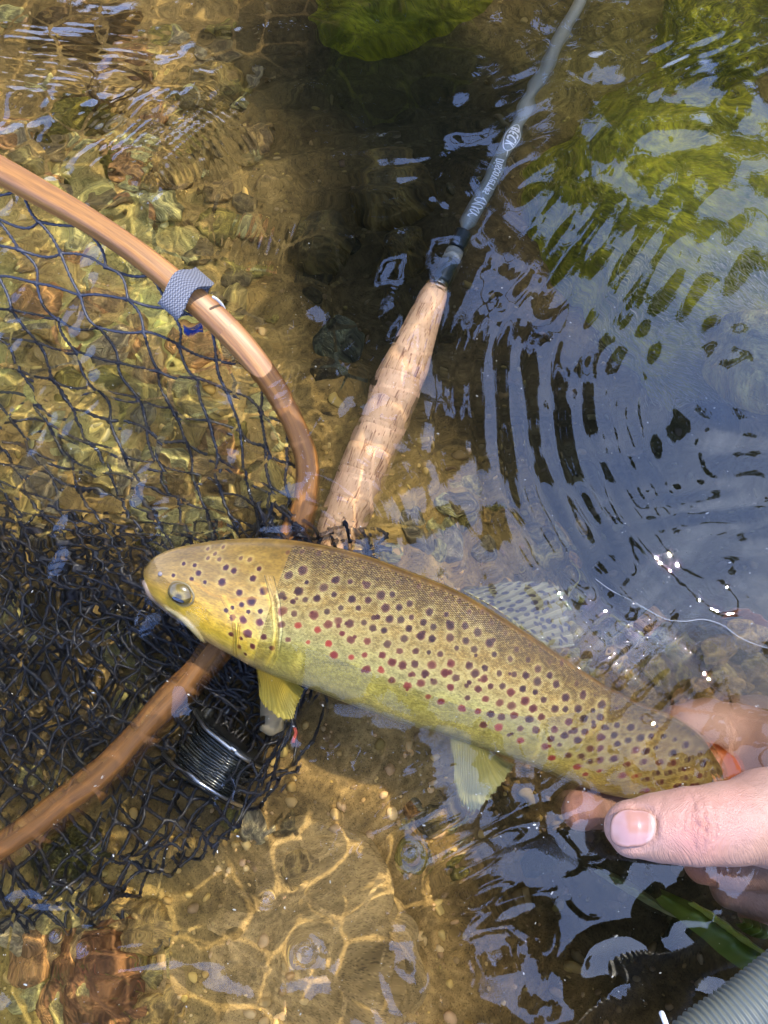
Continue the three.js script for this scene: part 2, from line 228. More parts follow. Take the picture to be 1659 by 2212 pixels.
{
  const shapes = [0, 1, 2, 3, 4, 5, 6].map((k) => rockGeo(3, 3 + k * 7.7, 0.42, 0.5 + 0.05 * k));
  // picture areas with pebbles: x0, y0, x1, y1, how many, smallest and largest half size (picture units), dark or not
  const areas = [[0, 360, 620, 1160, 80, 24, 58, 0], [0, 0, 560, 360, 36, 26, 64, 0], [760, 1020, 1280, 1380, 46, 20, 44, 0], [1180, 1300, 1659, 1560, 30, 22, 48, 0], [0, 1900, 330, 2212, 34, 16, 44, 0], [0, 1150, 640, 1900, 34, 18, 40, 0], [880, 1700, 1120, 1900, 8, 18, 36, 0], [1000, 1850, 1659, 2212, 5, 18, 40, 1], [620, 360, 1000, 820, 6, 20, 40, 1]];
  for (const [x0, y0, x1, y1, n, a, b, dark] of areas) for (let i = 0; i < n; i++) {
    const p = at(rr(x0, x1), rr(y0, y1), -0.084), r = rr(a, b) * PX * 1.12; p.y = bedY(p.x, p.z) + r * rr(-0.05, 0.25);
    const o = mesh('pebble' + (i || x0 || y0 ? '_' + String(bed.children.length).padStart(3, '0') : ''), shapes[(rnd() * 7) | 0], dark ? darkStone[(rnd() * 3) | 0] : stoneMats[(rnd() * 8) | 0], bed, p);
    o.scale.set(r * rr(0.8, 1.25), r * rr(0.7, 1), r * rr(0.8, 1.25)); o.rotation.set(rr(-0.4, 0.4), rr(0, 6.28), rr(-0.4, 0.4));
  }
  const g = new THREE.InstancedMesh(rockGeo(1, 2.2, 0.4, 0.7), std(lin(1, 1, 1), 0.9), 3000), M = new THREE.Matrix4(), q = new THREE.Quaternion(), e = new THREE.Euler();
  for (let i = 0; i < 3000; i++) {
    const p = at(rr(-150, 1800), rr(-150, 2350), -0.093), r = 0.0006 + 0.0022 * Math.pow(rnd(), 2.5); p.y = bedY(p.x, p.z) + r * 0.25;
    M.compose(p, q.setFromEuler(e.set(rr(0, 6), rr(0, 6), rr(0, 6))), V(r, r, r)); g.setMatrixAt(i, M);
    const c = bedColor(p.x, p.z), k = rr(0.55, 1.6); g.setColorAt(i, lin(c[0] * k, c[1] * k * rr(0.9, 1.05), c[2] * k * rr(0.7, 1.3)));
  }
  g.name = 'gravel'; g.userData.kind = 'stuff'; bed.add(g);
}
const mossMap = dataTex(512, 512, (u, v) => { const a = tileFbm(u, v, 10, 5, 3), b = tileFbm(u, v, 55, 3, 9), k = clamp(0.5 + 1.1 * a + 0.7 * b); return [lerp(84, 172, k), lerp(88, 168, k), lerp(16, 40, k)]; });
const mossBump = dataTex(512, 512, (u, v) => { const k = 128 + 110 * tileFbm(u, v, 60, 3, 9) + 90 * tileFbm(u, v, 10, 3, 3); return [k, k, k]; }, false);
const mossyMat = new THREE.MeshStandardMaterial({ map: mossMap, bumpMap: mossBump, bumpScale: 0.004, roughness: 1 });
const strandGeo = (() => { const g = grid(1, 4, (u, v, o) => o.set((u - 0.5) * 0.09 * (1 - v * 0.8), v * 0.55 + 0.0, v * v * 0.85)); return g; })();
function boulder(name, label, x, y, Y, rx, ry, rz, mat, sd, turn = 0, moss = 0, cols = [[0.10, 0.115, 0.012], [0.20, 0.20, 0.02], [0.055, 0.07, 0.008], [0.15, 0.12, 0.03]], amp = 0.3) {
  const o = thing(name, label, 'rock'); o.position.copy(at(x, y, Y)); o.rotation.y = turn;
  const g = rockGeo(40, sd, amp, 1); g.scale(rx * PX, ry * PX, rz * PX); g.computeVertexNormals();
  mesh('stone', g, mat, o);
  if (moss) {
    const p = g.attributes.position, n = g.attributes.normal, I = new THREE.InstancedMesh(strandGeo, std(lin(1, 1, 1), 0.9, { side: THREE.DoubleSide }), moss), M = new THREE.Matrix4(), q = new THREE.Quaternion(), q2 = new THREE.Quaternion(), P = V(), N = V();
    for (let i = 0; i < moss;) {
      const k = (rnd() * p.count) | 0; N.fromBufferAttribute(n, k); if (N.y < 0.05) continue;
      P.fromBufferAttribute(p, k).add(V(rr(-1, 1), 0, rr(-1, 1)).multiplyScalar(0.003)); const L = rr(0.0016, 0.0042), patch = fbm(P.x * 40, 3, P.z * 40, 3);
      q.setFromUnitVectors(V(0, 1, 0), N.clone().lerp(V(0.5, 0.2, 0.6), 0.45).normalize()); q2.setFromAxisAngle(V(0, 1, 0), 0.6 + 1.2 * noise(P.x * 30, 7, P.z * 30) + rr(-0.5, 0.5)); q.multiply(q2);
      M.compose(P, q, V(L, L, L)); I.setMatrixAt(i, M);
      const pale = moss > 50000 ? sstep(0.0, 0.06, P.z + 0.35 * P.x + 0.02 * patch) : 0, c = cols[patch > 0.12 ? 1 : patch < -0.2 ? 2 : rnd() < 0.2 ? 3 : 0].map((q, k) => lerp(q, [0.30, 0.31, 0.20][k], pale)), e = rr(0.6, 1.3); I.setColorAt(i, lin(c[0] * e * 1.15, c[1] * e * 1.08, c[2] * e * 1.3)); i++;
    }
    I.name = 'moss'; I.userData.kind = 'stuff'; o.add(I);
  }
  return o;
}
const stoneTone = (r, g, b) => new THREE.MeshStandardMaterial({ color: lin(r * 1.4, g * 1.4, b * 1.4), map: stoneMap, bumpMap: stoneMap, bumpScale: 0.003, roughness: 0.9 });
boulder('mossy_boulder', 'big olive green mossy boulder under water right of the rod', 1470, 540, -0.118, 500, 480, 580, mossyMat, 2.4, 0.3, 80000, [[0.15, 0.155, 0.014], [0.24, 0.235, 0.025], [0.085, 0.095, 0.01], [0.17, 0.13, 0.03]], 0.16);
boulder('mossy_rock', 'dark green weedy rock under water left of the upper rod', 850, 70, -0.135, 430, 400, 280, mossyMat, 8.1, 0.2, 9000, [[0.04, 0.05, 0.008], [0.09, 0.095, 0.014], [0.025, 0.03, 0.006], [0.10, 0.075, 0.03]]);
boulder('mossy_rock', 'brown and green weedy rock at the top right corner', 1520, 130, -0.11, 320, 330, 230, mossyMat, 5.9, 1.2, 14000, [[0.07, 0.075, 0.015], [0.14, 0.14, 0.025], [0.04, 0.045, 0.008], [0.13, 0.09, 0.04]]);
boulder('pale_rock', 'pale yellowish rock with thin moss at the right edge', 1640, 770, -0.06, 130, 220, 140, stoneTone(0.36, 0.33, 0.14), 12.4, 0.4, 1200, [[0.2, 0.2, 0.03], [0.3, 0.28, 0.08], [0.12, 0.13, 0.03], [0.3, 0.2, 0.1]]);
boulder('river_stone', 'rounded olive brown stone below the surface ripples', 850, 420, -0.10, 135, 200, 120, stoneTone(0.17, 0.125, 0.045), 21, 0.5, 0, null, 0.16);
boulder('river_stone', 'smooth brownish stone nearest to the strap of the net', 690, 530, -0.10, 110, 170, 95, stoneTone(0.16, 0.125, 0.05), 33, 0.9, 0, null, 0.16);
boulder('river_stone', 'narrow brown stone close to the dark rod wraps', 880, 545, -0.10, 70, 130, 65, stoneTone(0.13, 0.10, 0.04), 45, 0.1, 0, null, 0.18);
boulder('river_stone', 'grey green stone just left of the cork grip', 730, 740, -0.10, 80, 110, 70, stoneTone(0.13, 0.15, 0.12), 57, 0.1, 0, null, 0.18);
boulder('golden_rock', 'jagged golden rock below rough water at upper left', 470, 230, -0.10, 120, 250, 95, stoneTone(0.42, 0.30, 0.11), 61, 0.4, 0, null, 0.45);
boulder('golden_rock', 'amber stone beside the wooden hoop above the strap', 345, 420, -0.10, 75, 160, 95, stoneTone(0.36, 0.24, 0.09), 69, 0.6, 0, null, 0.4);
boulder('golden_rock', 'brown rock with reddish streaks at the top left', 200, 90, -0.105, 170, 240, 110, stoneTone(0.22, 0.14, 0.06), 74, 0.2, 0, null, 0.45);
boulder('yellow_rock', 'rock with yellow green algae left of the hoop', 170, 285, -0.10, 120, 200, 80, stoneTone(0.30, 0.25, 0.05), 79, 0.7, 400, [[0.2, 0.22, 0.02], [0.3, 0.28, 0.04], [0.16, 0.2, 0.02], [0.4, 0.2, 0.04]], 0.4);
boulder('sandstone_slab', 'broad flat sand coloured slab in the sunlit foreground', 540, 2050, -0.0905, 330, 40, 300, new THREE.MeshStandardMaterial({ color: lin(0.74, 0.52, 0.24), map: sandMap, bumpMap: sandBump, bumpScale: 0.002, roughness: 1 }), 90, 0.3, 0, null, 0.45);
boulder('red_rock', 'reddish striped rock left of the crack in the slab', 215, 2110, -0.096, 120, 120, 130, stoneTone(0.33, 0.16, 0.075), 97, 0.2, 300, [[0.15, 0.15, 0.02], [0.22, 0.2, 0.03], [0.1, 0.1, 0.02], [0.3, 0.1, 0.04]], 0.35);
boulder('river_stone', 'dark olive stone seen through the bottom of the net', 150, 1850, -0.098, 75, 110, 70, stoneTone(0.12, 0.12, 0.04), 101, 0.2, 0, null, 0.25);

// ------------------------------------------------------------------ brown trout
const fishSt = [[311, 1236, 311, 1252], [332, 1207, 322, 1284], [368, 1188, 348, 1312], [425, 1175, 392, 1345], [500, 1165, 445, 1385], [590, 1164, 510, 1420], [680, 1174, 575, 1455], [780, 1196, 660, 1485], [880, 1232, 755, 1522], [980, 1272, 860, 1560], [1080, 1330, 960, 1588], [1180, 1395, 1060, 1622], [1280, 1462, 1160, 1660], [1370, 1510, 1250, 1700], [1450, 1545, 1340, 1727], [1508, 1588, 1420, 1735], [1542, 1636, 1490, 1728], [1578, 1692, 1545, 1752], [1640, 1752, 1600, 1800]];
const fishD = new THREE.CatmullRomCurve3(fishSt.map((s) => V(s[0], s[1], 0)), false, 'centripetal'), fishV = new THREE.CatmullRomCurve3(fishSt.map((s) => V(s[2], s[3], 0)), false, 'centripetal');
const fishY = (s) => lerp(lerp(-0.008, -0.0105, sstep(0, 0.3, s)), -0.025, sstep(0.5, 0.88, s));
const fishB = (s) => 0.0145 * Math.pow(clamp(s / 0.2), 0.6) * (1 - 0.72 * sstep(0.42, 1, s));
const ROLL = 0.26;
const fd = V(), fv = V();
function fishAxes(s) {
  fishD.getPoint(sOf(s), fd); fishV.getPoint(sOf(s), fv);
  const mx = (fd.x + fv.x) / 2, my = (fd.y + fv.y) / 2, C = EYE.clone(), ray = rayOf(mx, my), Y = fishY(s);
  C.addScaledVector(ray, (Y * 0.75 - EYE.y) / ray.y); C.y = Y; C.copy(EYE).addScaledVector(ray, (Y * 0.72 - EYE.y) / ray.y);
  const k = C.distanceTo(EYE) * ray.dot(cF) / FPX, P = cR.clone().multiplyScalar((fd.x - fv.x) / 2 * k).addScaledVector(cU, (fv.y - fd.y) / 2 * k), a = P.length();
  const D = P.clone().addScaledVector(TOCAM, a * ROLL), T = TOCAM.clone().multiplyScalar(0.97).addScaledVector(P, -ROLL / a).normalize();
  return { C, D, T, a, k };
}
const sOf = (() => { // even steps along the body
  const n = 600, L = [0], q = V(); let p = null; for (let i = 0; i <= n; i++) { fishD.getPoint(i / n, fd); fishV.getPoint(i / n, fv); q.addVectors(fd, fv).multiplyScalar(0.5); if (p) L.push(L[i - 1] + q.distanceTo(p)); p = q.clone(); }
  return (s) => { const t = clamp(s) * L[n]; let a = 0, b = n; while (b - a > 1) { const m = (a + b) >> 1; L[m] <= t ? a = m : b = m; } return (a + (t - L[a]) / (L[b] - L[a] || 1)) / n; };
})();
const FN = 240, fishAx = []; for (let i = 0; i <= FN; i++) fishAx.push(fishAxes(i / FN));
const fishAt = (s) => fishAx[clamp(Math.round(s * FN), 0, FN)];
function fishInv(x, y) {                           // picture place -> along the body 0..1, height on the flank -1..1
  let best = 1e9, bs = 0;
  for (let i = 0; i <= FN; i++) { const s = i / FN; fishD.getPoint(sOf(s), fd); fishV.getPoint(sOf(s), fv); const ux = fd.x - fv.x, uy = fd.y - fv.y, L = Math.hypot(ux, uy), d = Math.abs((x - fv.x) * uy / L - (y - fv.y) * ux / L); if (d < best) { best = d; bs = s; } }
  fishD.getPoint(sOf(bs), fd); fishV.getPoint(sOf(bs), fv); const ux = fd.x - fv.x, uy = fd.y - fv.y, t = ((x - fv.x) * ux + (y - fv.y) * uy) / (ux * ux + uy * uy);
  return [bs, t * 2 - 1];
}
const FW = 2048, FH = 1024, FLEN = (() => { let L = 0; for (let i = 1; i <= FN; i++) L += fishAx[i].C.distanceTo(fishAx[i - 1].C); return L; })();
const SG = fishInv(617, 1320)[0];
const fishPx = (x, y) => { const [s, h] = fishInv(x, y); return [s * FW, (1 - h) / 2 * FH]; };
const fishTex = canvas(FW, FH, (c) => {
  const mix = (stops, t) => { for (let i = 1; i < stops.length; i++) if (t <= stops[i][0]) { const a = stops[i - 1], b = stops[i], k = clamp((t - a[0]) / (b[0] - a[0])); return [0, 1, 2].map((q) => lerp(a[1][q], b[1][q], k)); } return stops[stops.length - 1][1]; };
  const body = [[0, [74, 54, 18]], [0.12, [98, 76, 28]], [0.3, [146, 120, 62]], [0.45, [160, 142, 84]], [0.58, [158, 152, 94]], [0.72, [170, 160, 66]], [0.88, [186, 174, 90]], [1, [192, 178, 120]]];
  const tail = [[0, [88, 66, 24]], [0.2, [120, 92, 36]], [0.45, [150, 122, 60]], [0.7, [160, 130, 52]], [0.9, [168, 138, 62]], [1, [176, 150, 92]]];
  const head = [[0, [104, 84, 40]], [0.25, [126, 102, 48]], [0.45, [158, 126, 52]], [0.62, [190, 152, 44]], [0.8, [196, 166, 60]], [0.93, [190, 160, 110]], [1, [186, 150, 120]]];
  const im = c.createImageData(FW, FH);
  for (let y = 0; y < FH; y++) for (let x = 0; x < FW; x++) {
    const s = x / FW, v = y / FH, hd = 1 - sstep(0.17, 0.235, s + 0.02 * Math.sin(v * 5)), tl = sstep(0.6, 0.85, s), n = fbm(s * 60, v * 26, 2, 3), n2 = fbm(s * 300, v * 130, 5, 2);
    const vv = v + 0.05 * n; let a = mix(body, vv), b = mix(head, vv), t = mix(tail, vv), o = (y * FW + x) * 4;
    const sn = 1 - sstep(0.0, 0.07, s);
    for (let q = 0; q < 3; q++) { let k = lerp(lerp(a[q], t[q], tl), b[q], hd); k = lerp(k, [140, 118, 76][q], sn * 0.6); im.data[o + q] = k * (1 + 0.16 * n + 0.2 * n2); }
    im.data[o + 3] = 255;
  }
  c.putImageData(im, 0, 0);
  // scale rows: dark edges in a staggered net behind the gill cover
  for (let i = 0; i < 270; i++) for (let j = 0; j < 90; j++) {
    const s = 0.205 + i * 0.0030, h = -0.95 + j * 0.0215 + (i % 2) * 0.0107; if (s > 0.97) continue;
    const x = s * FW, y = (1 - h) / 2 * FH, k = rnd();
    c.fillStyle = k > 0.5 ? `rgba(226,214,150,${0.12 + 0.16 * rnd()})` : `rgba(70,56,24,${0.1 + 0.14 * rnd()})`; c.beginPath(); c.ellipse(x, y, 3.0, 4.6, 0, 0, 7); c.fill();
  }
  const spot = (s, h, r, red, strong, halo) => {
    const A = fishAt(s), sx = r * PX / FLEN * FW, sy = r * PX / (2 * A.a) * FH, x = s * FW, y = (1 - h) / 2 * FH;
    c.save(); c.translate(x, y); c.scale(sx, sy); c.rotate(rnd() * 6);
    if (halo > 0) { const g = c.createRadialGradient(0, 0, 0.8, 0, 0, 2.0); g.addColorStop(0, `rgba(205,196,140,${halo})`); g.addColorStop(1, 'rgba(205,196,140,0)'); c.fillStyle = g; c.beginPath(); c.arc(0, 0, 2, 0, 7); c.fill(); }
    c.beginPath(); for (let k = 0; k <= 14; k++) { const t = k / 14 * 6.283, q = 1 + (k % 14 ? 0.26 * (rnd() - 0.5) * 2 : 0); k ? c.lineTo(Math.cos(t) * q, Math.sin(t) * q) : c.moveTo(1, 0); }
    const g = c.createRadialGradient(0, 0, 0.1, 0, 0, 1.15), d = [44, 24, 25], rd = [164, 40, 26], e = [0, 1, 2].map((q) => lerp(d[q], rd[q], red)), f = [0, 1, 2].map((q) => lerp([82, 48, 36][q], [170, 66, 46][q], red));
    g.addColorStop(0, `rgba(${e},${strong})`); g.addColorStop(0.4, `rgba(${e},${strong})`); g.addColorStop(0.7, `rgba(${f},${strong * 0.8})`); g.addColorStop(1, `rgba(${f},0)`);
    c.fillStyle = g; c.fill(); c.restore();
  };
  const Z = [[850, 425, 26], [648, 375, 20], [605, 320, 15], [500, 312, 14], [705, 262, 14], [862, 318, 20], [940, 340, 20], [1090, 385, 22], [980, 487, 22], [1010, 578, 18], [1092, 550, 30], [870, 628, 17], [935, 682, 24], [1025, 695, 27], [1050, 803, 33], [910, 825, 20], [988, 850, 15], [1155, 705, 26], [1165, 622, 18], [1188, 825, 22], [1100, 915, 22], [980, 938, 20], [1235, 925, 20], [1022, 1000, 13], [1060, 628, 16], [930, 605, 16], [420, 405, 14], [575, 420, 16], [690, 435, 14], [1185, 470, 28], [760, 230, 14], [690, 200, 12], [800, 265, 15], [840, 190, 12], [980, 250, 14], [1140, 320, 16], [1060, 260, 16]];
  const put = Z.map(([X, Y, r]) => [274.3 + X * 0.2645, 1124.6 + Y * 0.2645, r * 0.2645 * 1.25]);
  for (const [x, y, r] of put) { const [s, h] = fishInv(x, y); spot(s, h, r, y > 1300 ? 0.25 : 0.05, h > 0.72 ? 0.6 : 0.95, 0.3); }
  const all = put.map((p) => [p[0], p[1]]);
  let tries = 0;
  while (tries++ < 16000) {
    const s = rr(0.2, 0.99), h = rr(-0.8, 0.97); fishD.getPoint(sOf(s), fd); fishV.getPoint(sOf(s), fv);
    const x = lerp(fv.x, fd.x, (h + 1) / 2), y = lerp(fv.y, fd.y, (h + 1) / 2), low = lerp(-0.24, -0.62, sstep(0.3, 0.9, s)) + 0.1 * noise(s * 14, 2, 0);
    if (x < 625 && y > 1215) continue; if (x < 560) continue;
    if (h < low) continue;
    const near = h < low + 0.28, gap = (h > 0.75 ? 26 : near ? 28 : 22) * rr(0.92, 1.25); if (near && rnd() < 0.35) continue;
    if (all.some((p) => (p[0] - x) ** 2 + ((p[1] - y) * 1.05) ** 2 < gap * gap)) continue;
    all.push([x, y]);
    const red = near ? (rnd() < 0.6 ? rr(0.6, 1) : rr(0.2, 0.5)) : h < 0.25 ? rr(0.1, 0.42) : rr(0, 0.12);
    spot(s, h, (h > 0.75 ? rr(3.2, 6.2) : lerp(4.6, 10.2, Math.sqrt(rnd()))) * lerp(1, 0.92, s), red, h > 0.8 ? rr(0.35, 0.6) : rr(0.7, 0.95), h > 0.75 ? 0.1 : 0.5); if (h < 0.75 && rnd() < 0.22) spot(s + rr(-0.006, 0.006), h + rr(-0.06, 0.06), rr(3.5, 6), red, 0.8, 0);
  }
  // gill cover rim, cheek creases
  const line = (pts, w, col) => { c.strokeStyle = col; c.lineWidth = w; c.lineCap = c.lineJoin = 'round'; c.beginPath(); pts.forEach(([x, y], i) => { const [X, Y] = fishPx(x, y); i ? c.lineTo(X, Y) : c.moveTo(X, Y); }); c.stroke(); };
  for (const w of [22, 16, 10, 5]) line([[588, 1236], [603, 1270], [611, 1310], [612, 1345], [606, 1380], [590, 1412]], w, 'rgba(216,178,60,0.13)'); line([[594, 1232], [612, 1270], [621, 1312], [622, 1345], [616, 1382], [600, 1416]], 3, 'rgba(80,58,20,0.35)');
  line([[530, 1318], [527, 1360], [520, 1395]], 5, 'rgba(226,190,70,0.8)'); line([[524, 1320], [520, 1362], [513, 1398]], 3, 'rgba(110,84,22,0.5)');
  line([[366, 1308], [390, 1320], [414, 1336], [434, 1360], [444, 1388]], 5, 'rgba(84,60,24,0.6)'); for (const w of [16, 9]) line([[500, 1262], [524, 1300], [532, 1345], [522, 1392], [500, 1412]], w, 'rgba(226,188,70,0.22)'); line([[490, 1262], [514, 1302], [521, 1345], [512, 1388]], 3, 'rgba(96,72,24,0.4)');
  for (const w of [22, 14]) line([[430, 1240], [470, 1262], [520, 1270], [570, 1262]], w, 'rgba(176,128,40,0.22)');
  line([[445, 1352], [470, 1380], [510, 1405], [560, 1415]], 4, 'rgba(120,96,30,0.35)');
  line([[314, 1262], [340, 1290], [372, 1312], [402, 1338]], 7, 'rgba(120,78,62,0.7)');
  for (let i = 0; i < 40; i++) { const x = rr(450, 540), y = rr(1300, 1390); line([[x, y], [x + rr(-10, 10), y + rr(-8, 8)], [x + rr(-18, 18), y + rr(-14, 14)]], 2, `rgba(240,206,80,${rr(0.1, 0.35)})`); }
  for (let i = 0; i < 260; i++) { const x = rr(330, 600), y = rr(1175, 1330); const [X, Y] = fishPx(x, y); c.fillStyle = `rgba(96,66,26,${rr(0.05, 0.25)})`; c.beginPath(); c.ellipse(X, Y, rr(2, 9), rr(3, 12), 0, 0, 7); c.fill(); }
});
const fishBump = canvas(FW, FH, (c) => {
  c.fillStyle = 'rgb(128,128,128)'; c.fillRect(0, 0, FW, FH);
  for (let i = 0; i < 270; i++) for (let j = 0; j < 90; j++) {
    const s = 0.205 + i * 0.0030, h = -0.96 + j * 0.0215 + (i % 2) * 0.0107; if (s > 0.98) continue;
    const x = s * FW, y = (1 - h) / 2 * FH, k = 168 + 60 * rnd(); const g = c.createRadialGradient(x - 1, y, 0.5, x, y, 5.2); g.addColorStop(0, `rgb(${k},${k},${k})`); g.addColorStop(1, 'rgba(105,105,105,0.0)'); c.fillStyle = g; c.beginPath(); c.ellipse(x, y, 3.6, 5.4, 0, 0, 7); c.fill();
  }
  const line = (pts, w, col) => { c.strokeStyle = col; c.lineWidth = w; c.lineCap = c.lineJoin = 'round'; c.beginPath(); pts.forEach(([x, y], i) => { const [X, Y] = fishPx(x, y); i ? c.lineTo(X, Y) : c.moveTo(X, Y); }); c.stroke(); };
  line([[602, 1222], [619, 1270], [625, 1330], [615, 1388], [592, 1428]], 9, 'rgb(96,96,96)'); line([[594, 1222], [608, 1270], [614, 1330], [604, 1385], [582, 1420]], 9, 'rgb(156,156,156)');
  line([[526, 1318], [523, 1362], [516, 1398]], 8, 'rgb(60,60,60)'); line([[534, 1318], [531, 1360], [524, 1395]], 7, 'rgb(200,200,200)');
  line([[314, 1262], [340, 1290], [372, 1312], [402, 1338]], 12, 'rgb(10,10,10)');
});
const troutLabel = 'speckled golden brown trout lying on its side at the surface, held by its tail';
const trout = thing('brown_trout', troutLabel, 'fish');
{
  const g = grid(72, FN, (u, t, o) => {
    const A = fishAx[Math.round(t * FN)], th = u * Math.PI * 2, sn = Math.sin(th), cs = Math.cos(th), b = fishB(t) * (1 - 0.16 * sn) * (1 + 0.05 * Math.exp(-(((t - 0.14) / 0.06) ** 2)));
    let bb = b; if (cs > 0) { const h = sn; bb += 0.0011 * (1 - sstep(SG - 0.025 * h * h, SG + 0.009 - 0.025 * h * h, t)) * sstep(0.08, 0.16, t) * (1 - h * h); }
    const q = Math.sign(cs) * Math.pow(Math.abs(cs), 0.86);
    return o.copy(A.C).addScaledVector(A.D, sn).addScaledVector(A.T, q * bb);
  }, true);
  const uv = g.attributes.uv; for (let i = 0; i < uv.count; i++) uv.setXY(i, uv.getY(i), (Math.sin(uv.getX(i) * Math.PI * 2) + 1) / 2);
  mesh('body', g, std(lin(0.98, 0.89, 0.66), 0.34, { map: texture(fishTex), bumpMap: texture(fishBump, false), bumpScale: 0.0036, specularIntensity: 0.9 }), trout);
}
// a spot on the flank: picture place -> point on the skin, lifted by d
function onFish(x, y, d = 0) { const [s, h] = fishInv(x, y), A = fishAt(s), hh = clamp(h, -0.999, 0.999), c = Math.pow(Math.sqrt(1 - hh * hh), 0.86); return A.C.clone().addScaledVector(A.D, hh).addScaledVector(A.T, c * fishB(s) * (1 - 0.16 * hh) + d); }
{
  const T = fishAt(0.07).T, c = onFish(405, 1269, -0.0008), eyeTex = canvas(256, 256, (k) => {
    const g = k.createRadialGradient(128, 128, 10, 128, 128, 128); g.addColorStop(0, '#3a3016'); g.addColorStop(0.35, '#7a6830'); g.addColorStop(0.6, '#5d4e24'); g.addColorStop(0.85, '#54461f'); g.addColorStop(1, '#5a4a22'); k.fillStyle = g; k.fillRect(0, 0, 256, 256);
    for (let i = 0; i < 300; i++) { k.strokeStyle = `rgba(${rr(150, 220)},${rr(130, 180)},70,${rr(0.05, 0.3)})`; const a = rr(0, 6.28); k.beginPath(); k.moveTo(128 + Math.cos(a) * 30, 128 + Math.sin(a) * 30); k.lineTo(128 + Math.cos(a) * rr(50, 90), 128 + Math.sin(a) * rr(50, 90)); k.stroke(); }
  });
  const e = new THREE.SphereGeometry(1, 48, 32); const uv = e.attributes.uv, p = e.attributes.position; for (let i = 0; i < uv.count; i++) uv.setXY(i, 0.5 + p.getX(i) * 0.5, 0.5 + p.getY(i) * 0.5);
  const eye = mesh('eye', e, std(lin(1, 1, 1), 0.35, { map: texture(eyeTex), clearcoat: 1, clearcoatRoughness: 0.2, specularIntensity: 0.2 }), trout, c);
  const ax = cR.clone().multiplyScalar(0.9).addScaledVector(cU, -0.5).normalize(), m = new THREE.Matrix4().makeBasis(ax, new THREE.Vector3().crossVectors(T, ax).normalize(), T); eye.quaternion.setFromRotationMatrix(m); eye.scale.set(0.0056, 0.0046, 0.0038);
  const pu = new THREE.SphereGeometry(1, 32, 16); mesh('pupil', pu, std(lin(0.004, 0.004, 0.006), 0.1, { clearcoat: 1 }), eye, V(0.06, -0.34, 0.84)).scale.set(0.46, 0.30, 0.2);
  // the rim of skin round the eye, lips, jaw bone and nostril
  const ring = []; for (let i = 0; i < 20; i++) { const a = i / 20 * 6.283, X = Math.cos(a) * 29, Y = Math.sin(a) * 24; ring.push(onFish(405 + X * 0.87 - Y * 0.49, 1269 + X * 0.49 + Y * 0.87, 0.0002)); }
  mesh('eye_rim', sweep([...ring, ring[0]], 8, 60, (a) => [Math.cos(a) * 0.0005, Math.sin(a) * 0.0005]), std(lin(0.17, 0.125, 0.045), 0.5), trout);
  mesh('jaw_bone', tube([[362, 1302], [385, 1312], [410, 1328], [430, 1352], [441, 1378], [440, 1388]].map(([x, y]) => onFish(x, y, 0.0007)), (t) => 0.0006 + 0.0008 * Math.sin(Math.PI * t), 40), std(lin(0.30, 0.235, 0.09), 0.45, { clearcoat: 0.2 }), trout);
  mesh('lower_lip', tube([[312, 1258], [322, 1280], [345, 1308], [372, 1330], [396, 1347], [420, 1366]].map(([x, y]) => onFish(x, y, 0.0)), (t) => 0.0013 * (1 - 0.6 * t), 40), std(lin(0.2, 0.145, 0.1), 0.5), trout);
  mesh('nostril', new THREE.SphereGeometry(0.0011, 16, 10), std(lin(0.16, 0.13, 0.11), 0.4, { clearcoat: 0.6 }), trout, onFish(352, 1232, -0.0004));
}
// fins: matching points along the root and the tip of each ray, depth of root and tip
function fin(name, root, tip, Y0, Y1, rays, color, tex, extra = {}) {
  const cr = new THREE.CatmullRomCurve3(root.map(([x, y]) => V(x, y, 0)), false, 'centripetal'), ct = new THREE.CatmullRomCurve3(tip.map(([x, y]) => V(x, y, 0)), false, 'centripetal'), a = V(), b = V();
  const g = grid(rays * 8, 24, (u, v, o) => {
    cr.getPoint(u, a); ct.getPoint(u, b); const ray = Math.cos(u * rays * 6.283), sc = v > 0.9 ? 0.03 * (1 + ray) * (v - 0.9) * 10 : 0, k = v * (0.97 + sc);
    o.copy(at(lerp(a.x, b.x, k) + 4 * Math.sin(v * 3 + u * 5) * v, lerp(a.y, b.y, k), lerp(Y0, Y1, v) - 0.002 * Math.sin(v * Math.PI) + 0.0012 * Math.sin(u * 9 + v * 2) * v)); o.y += 0.00014 * ray * (1 - 0.4 * v); return o;
  });
  mesh(name, g, new THREE.MeshPhysicalMaterial({ color, map: tex, roughness: 0.55, transmission: 0.5, thickness: 0, side: THREE.DoubleSide, ...extra }), trout);
}
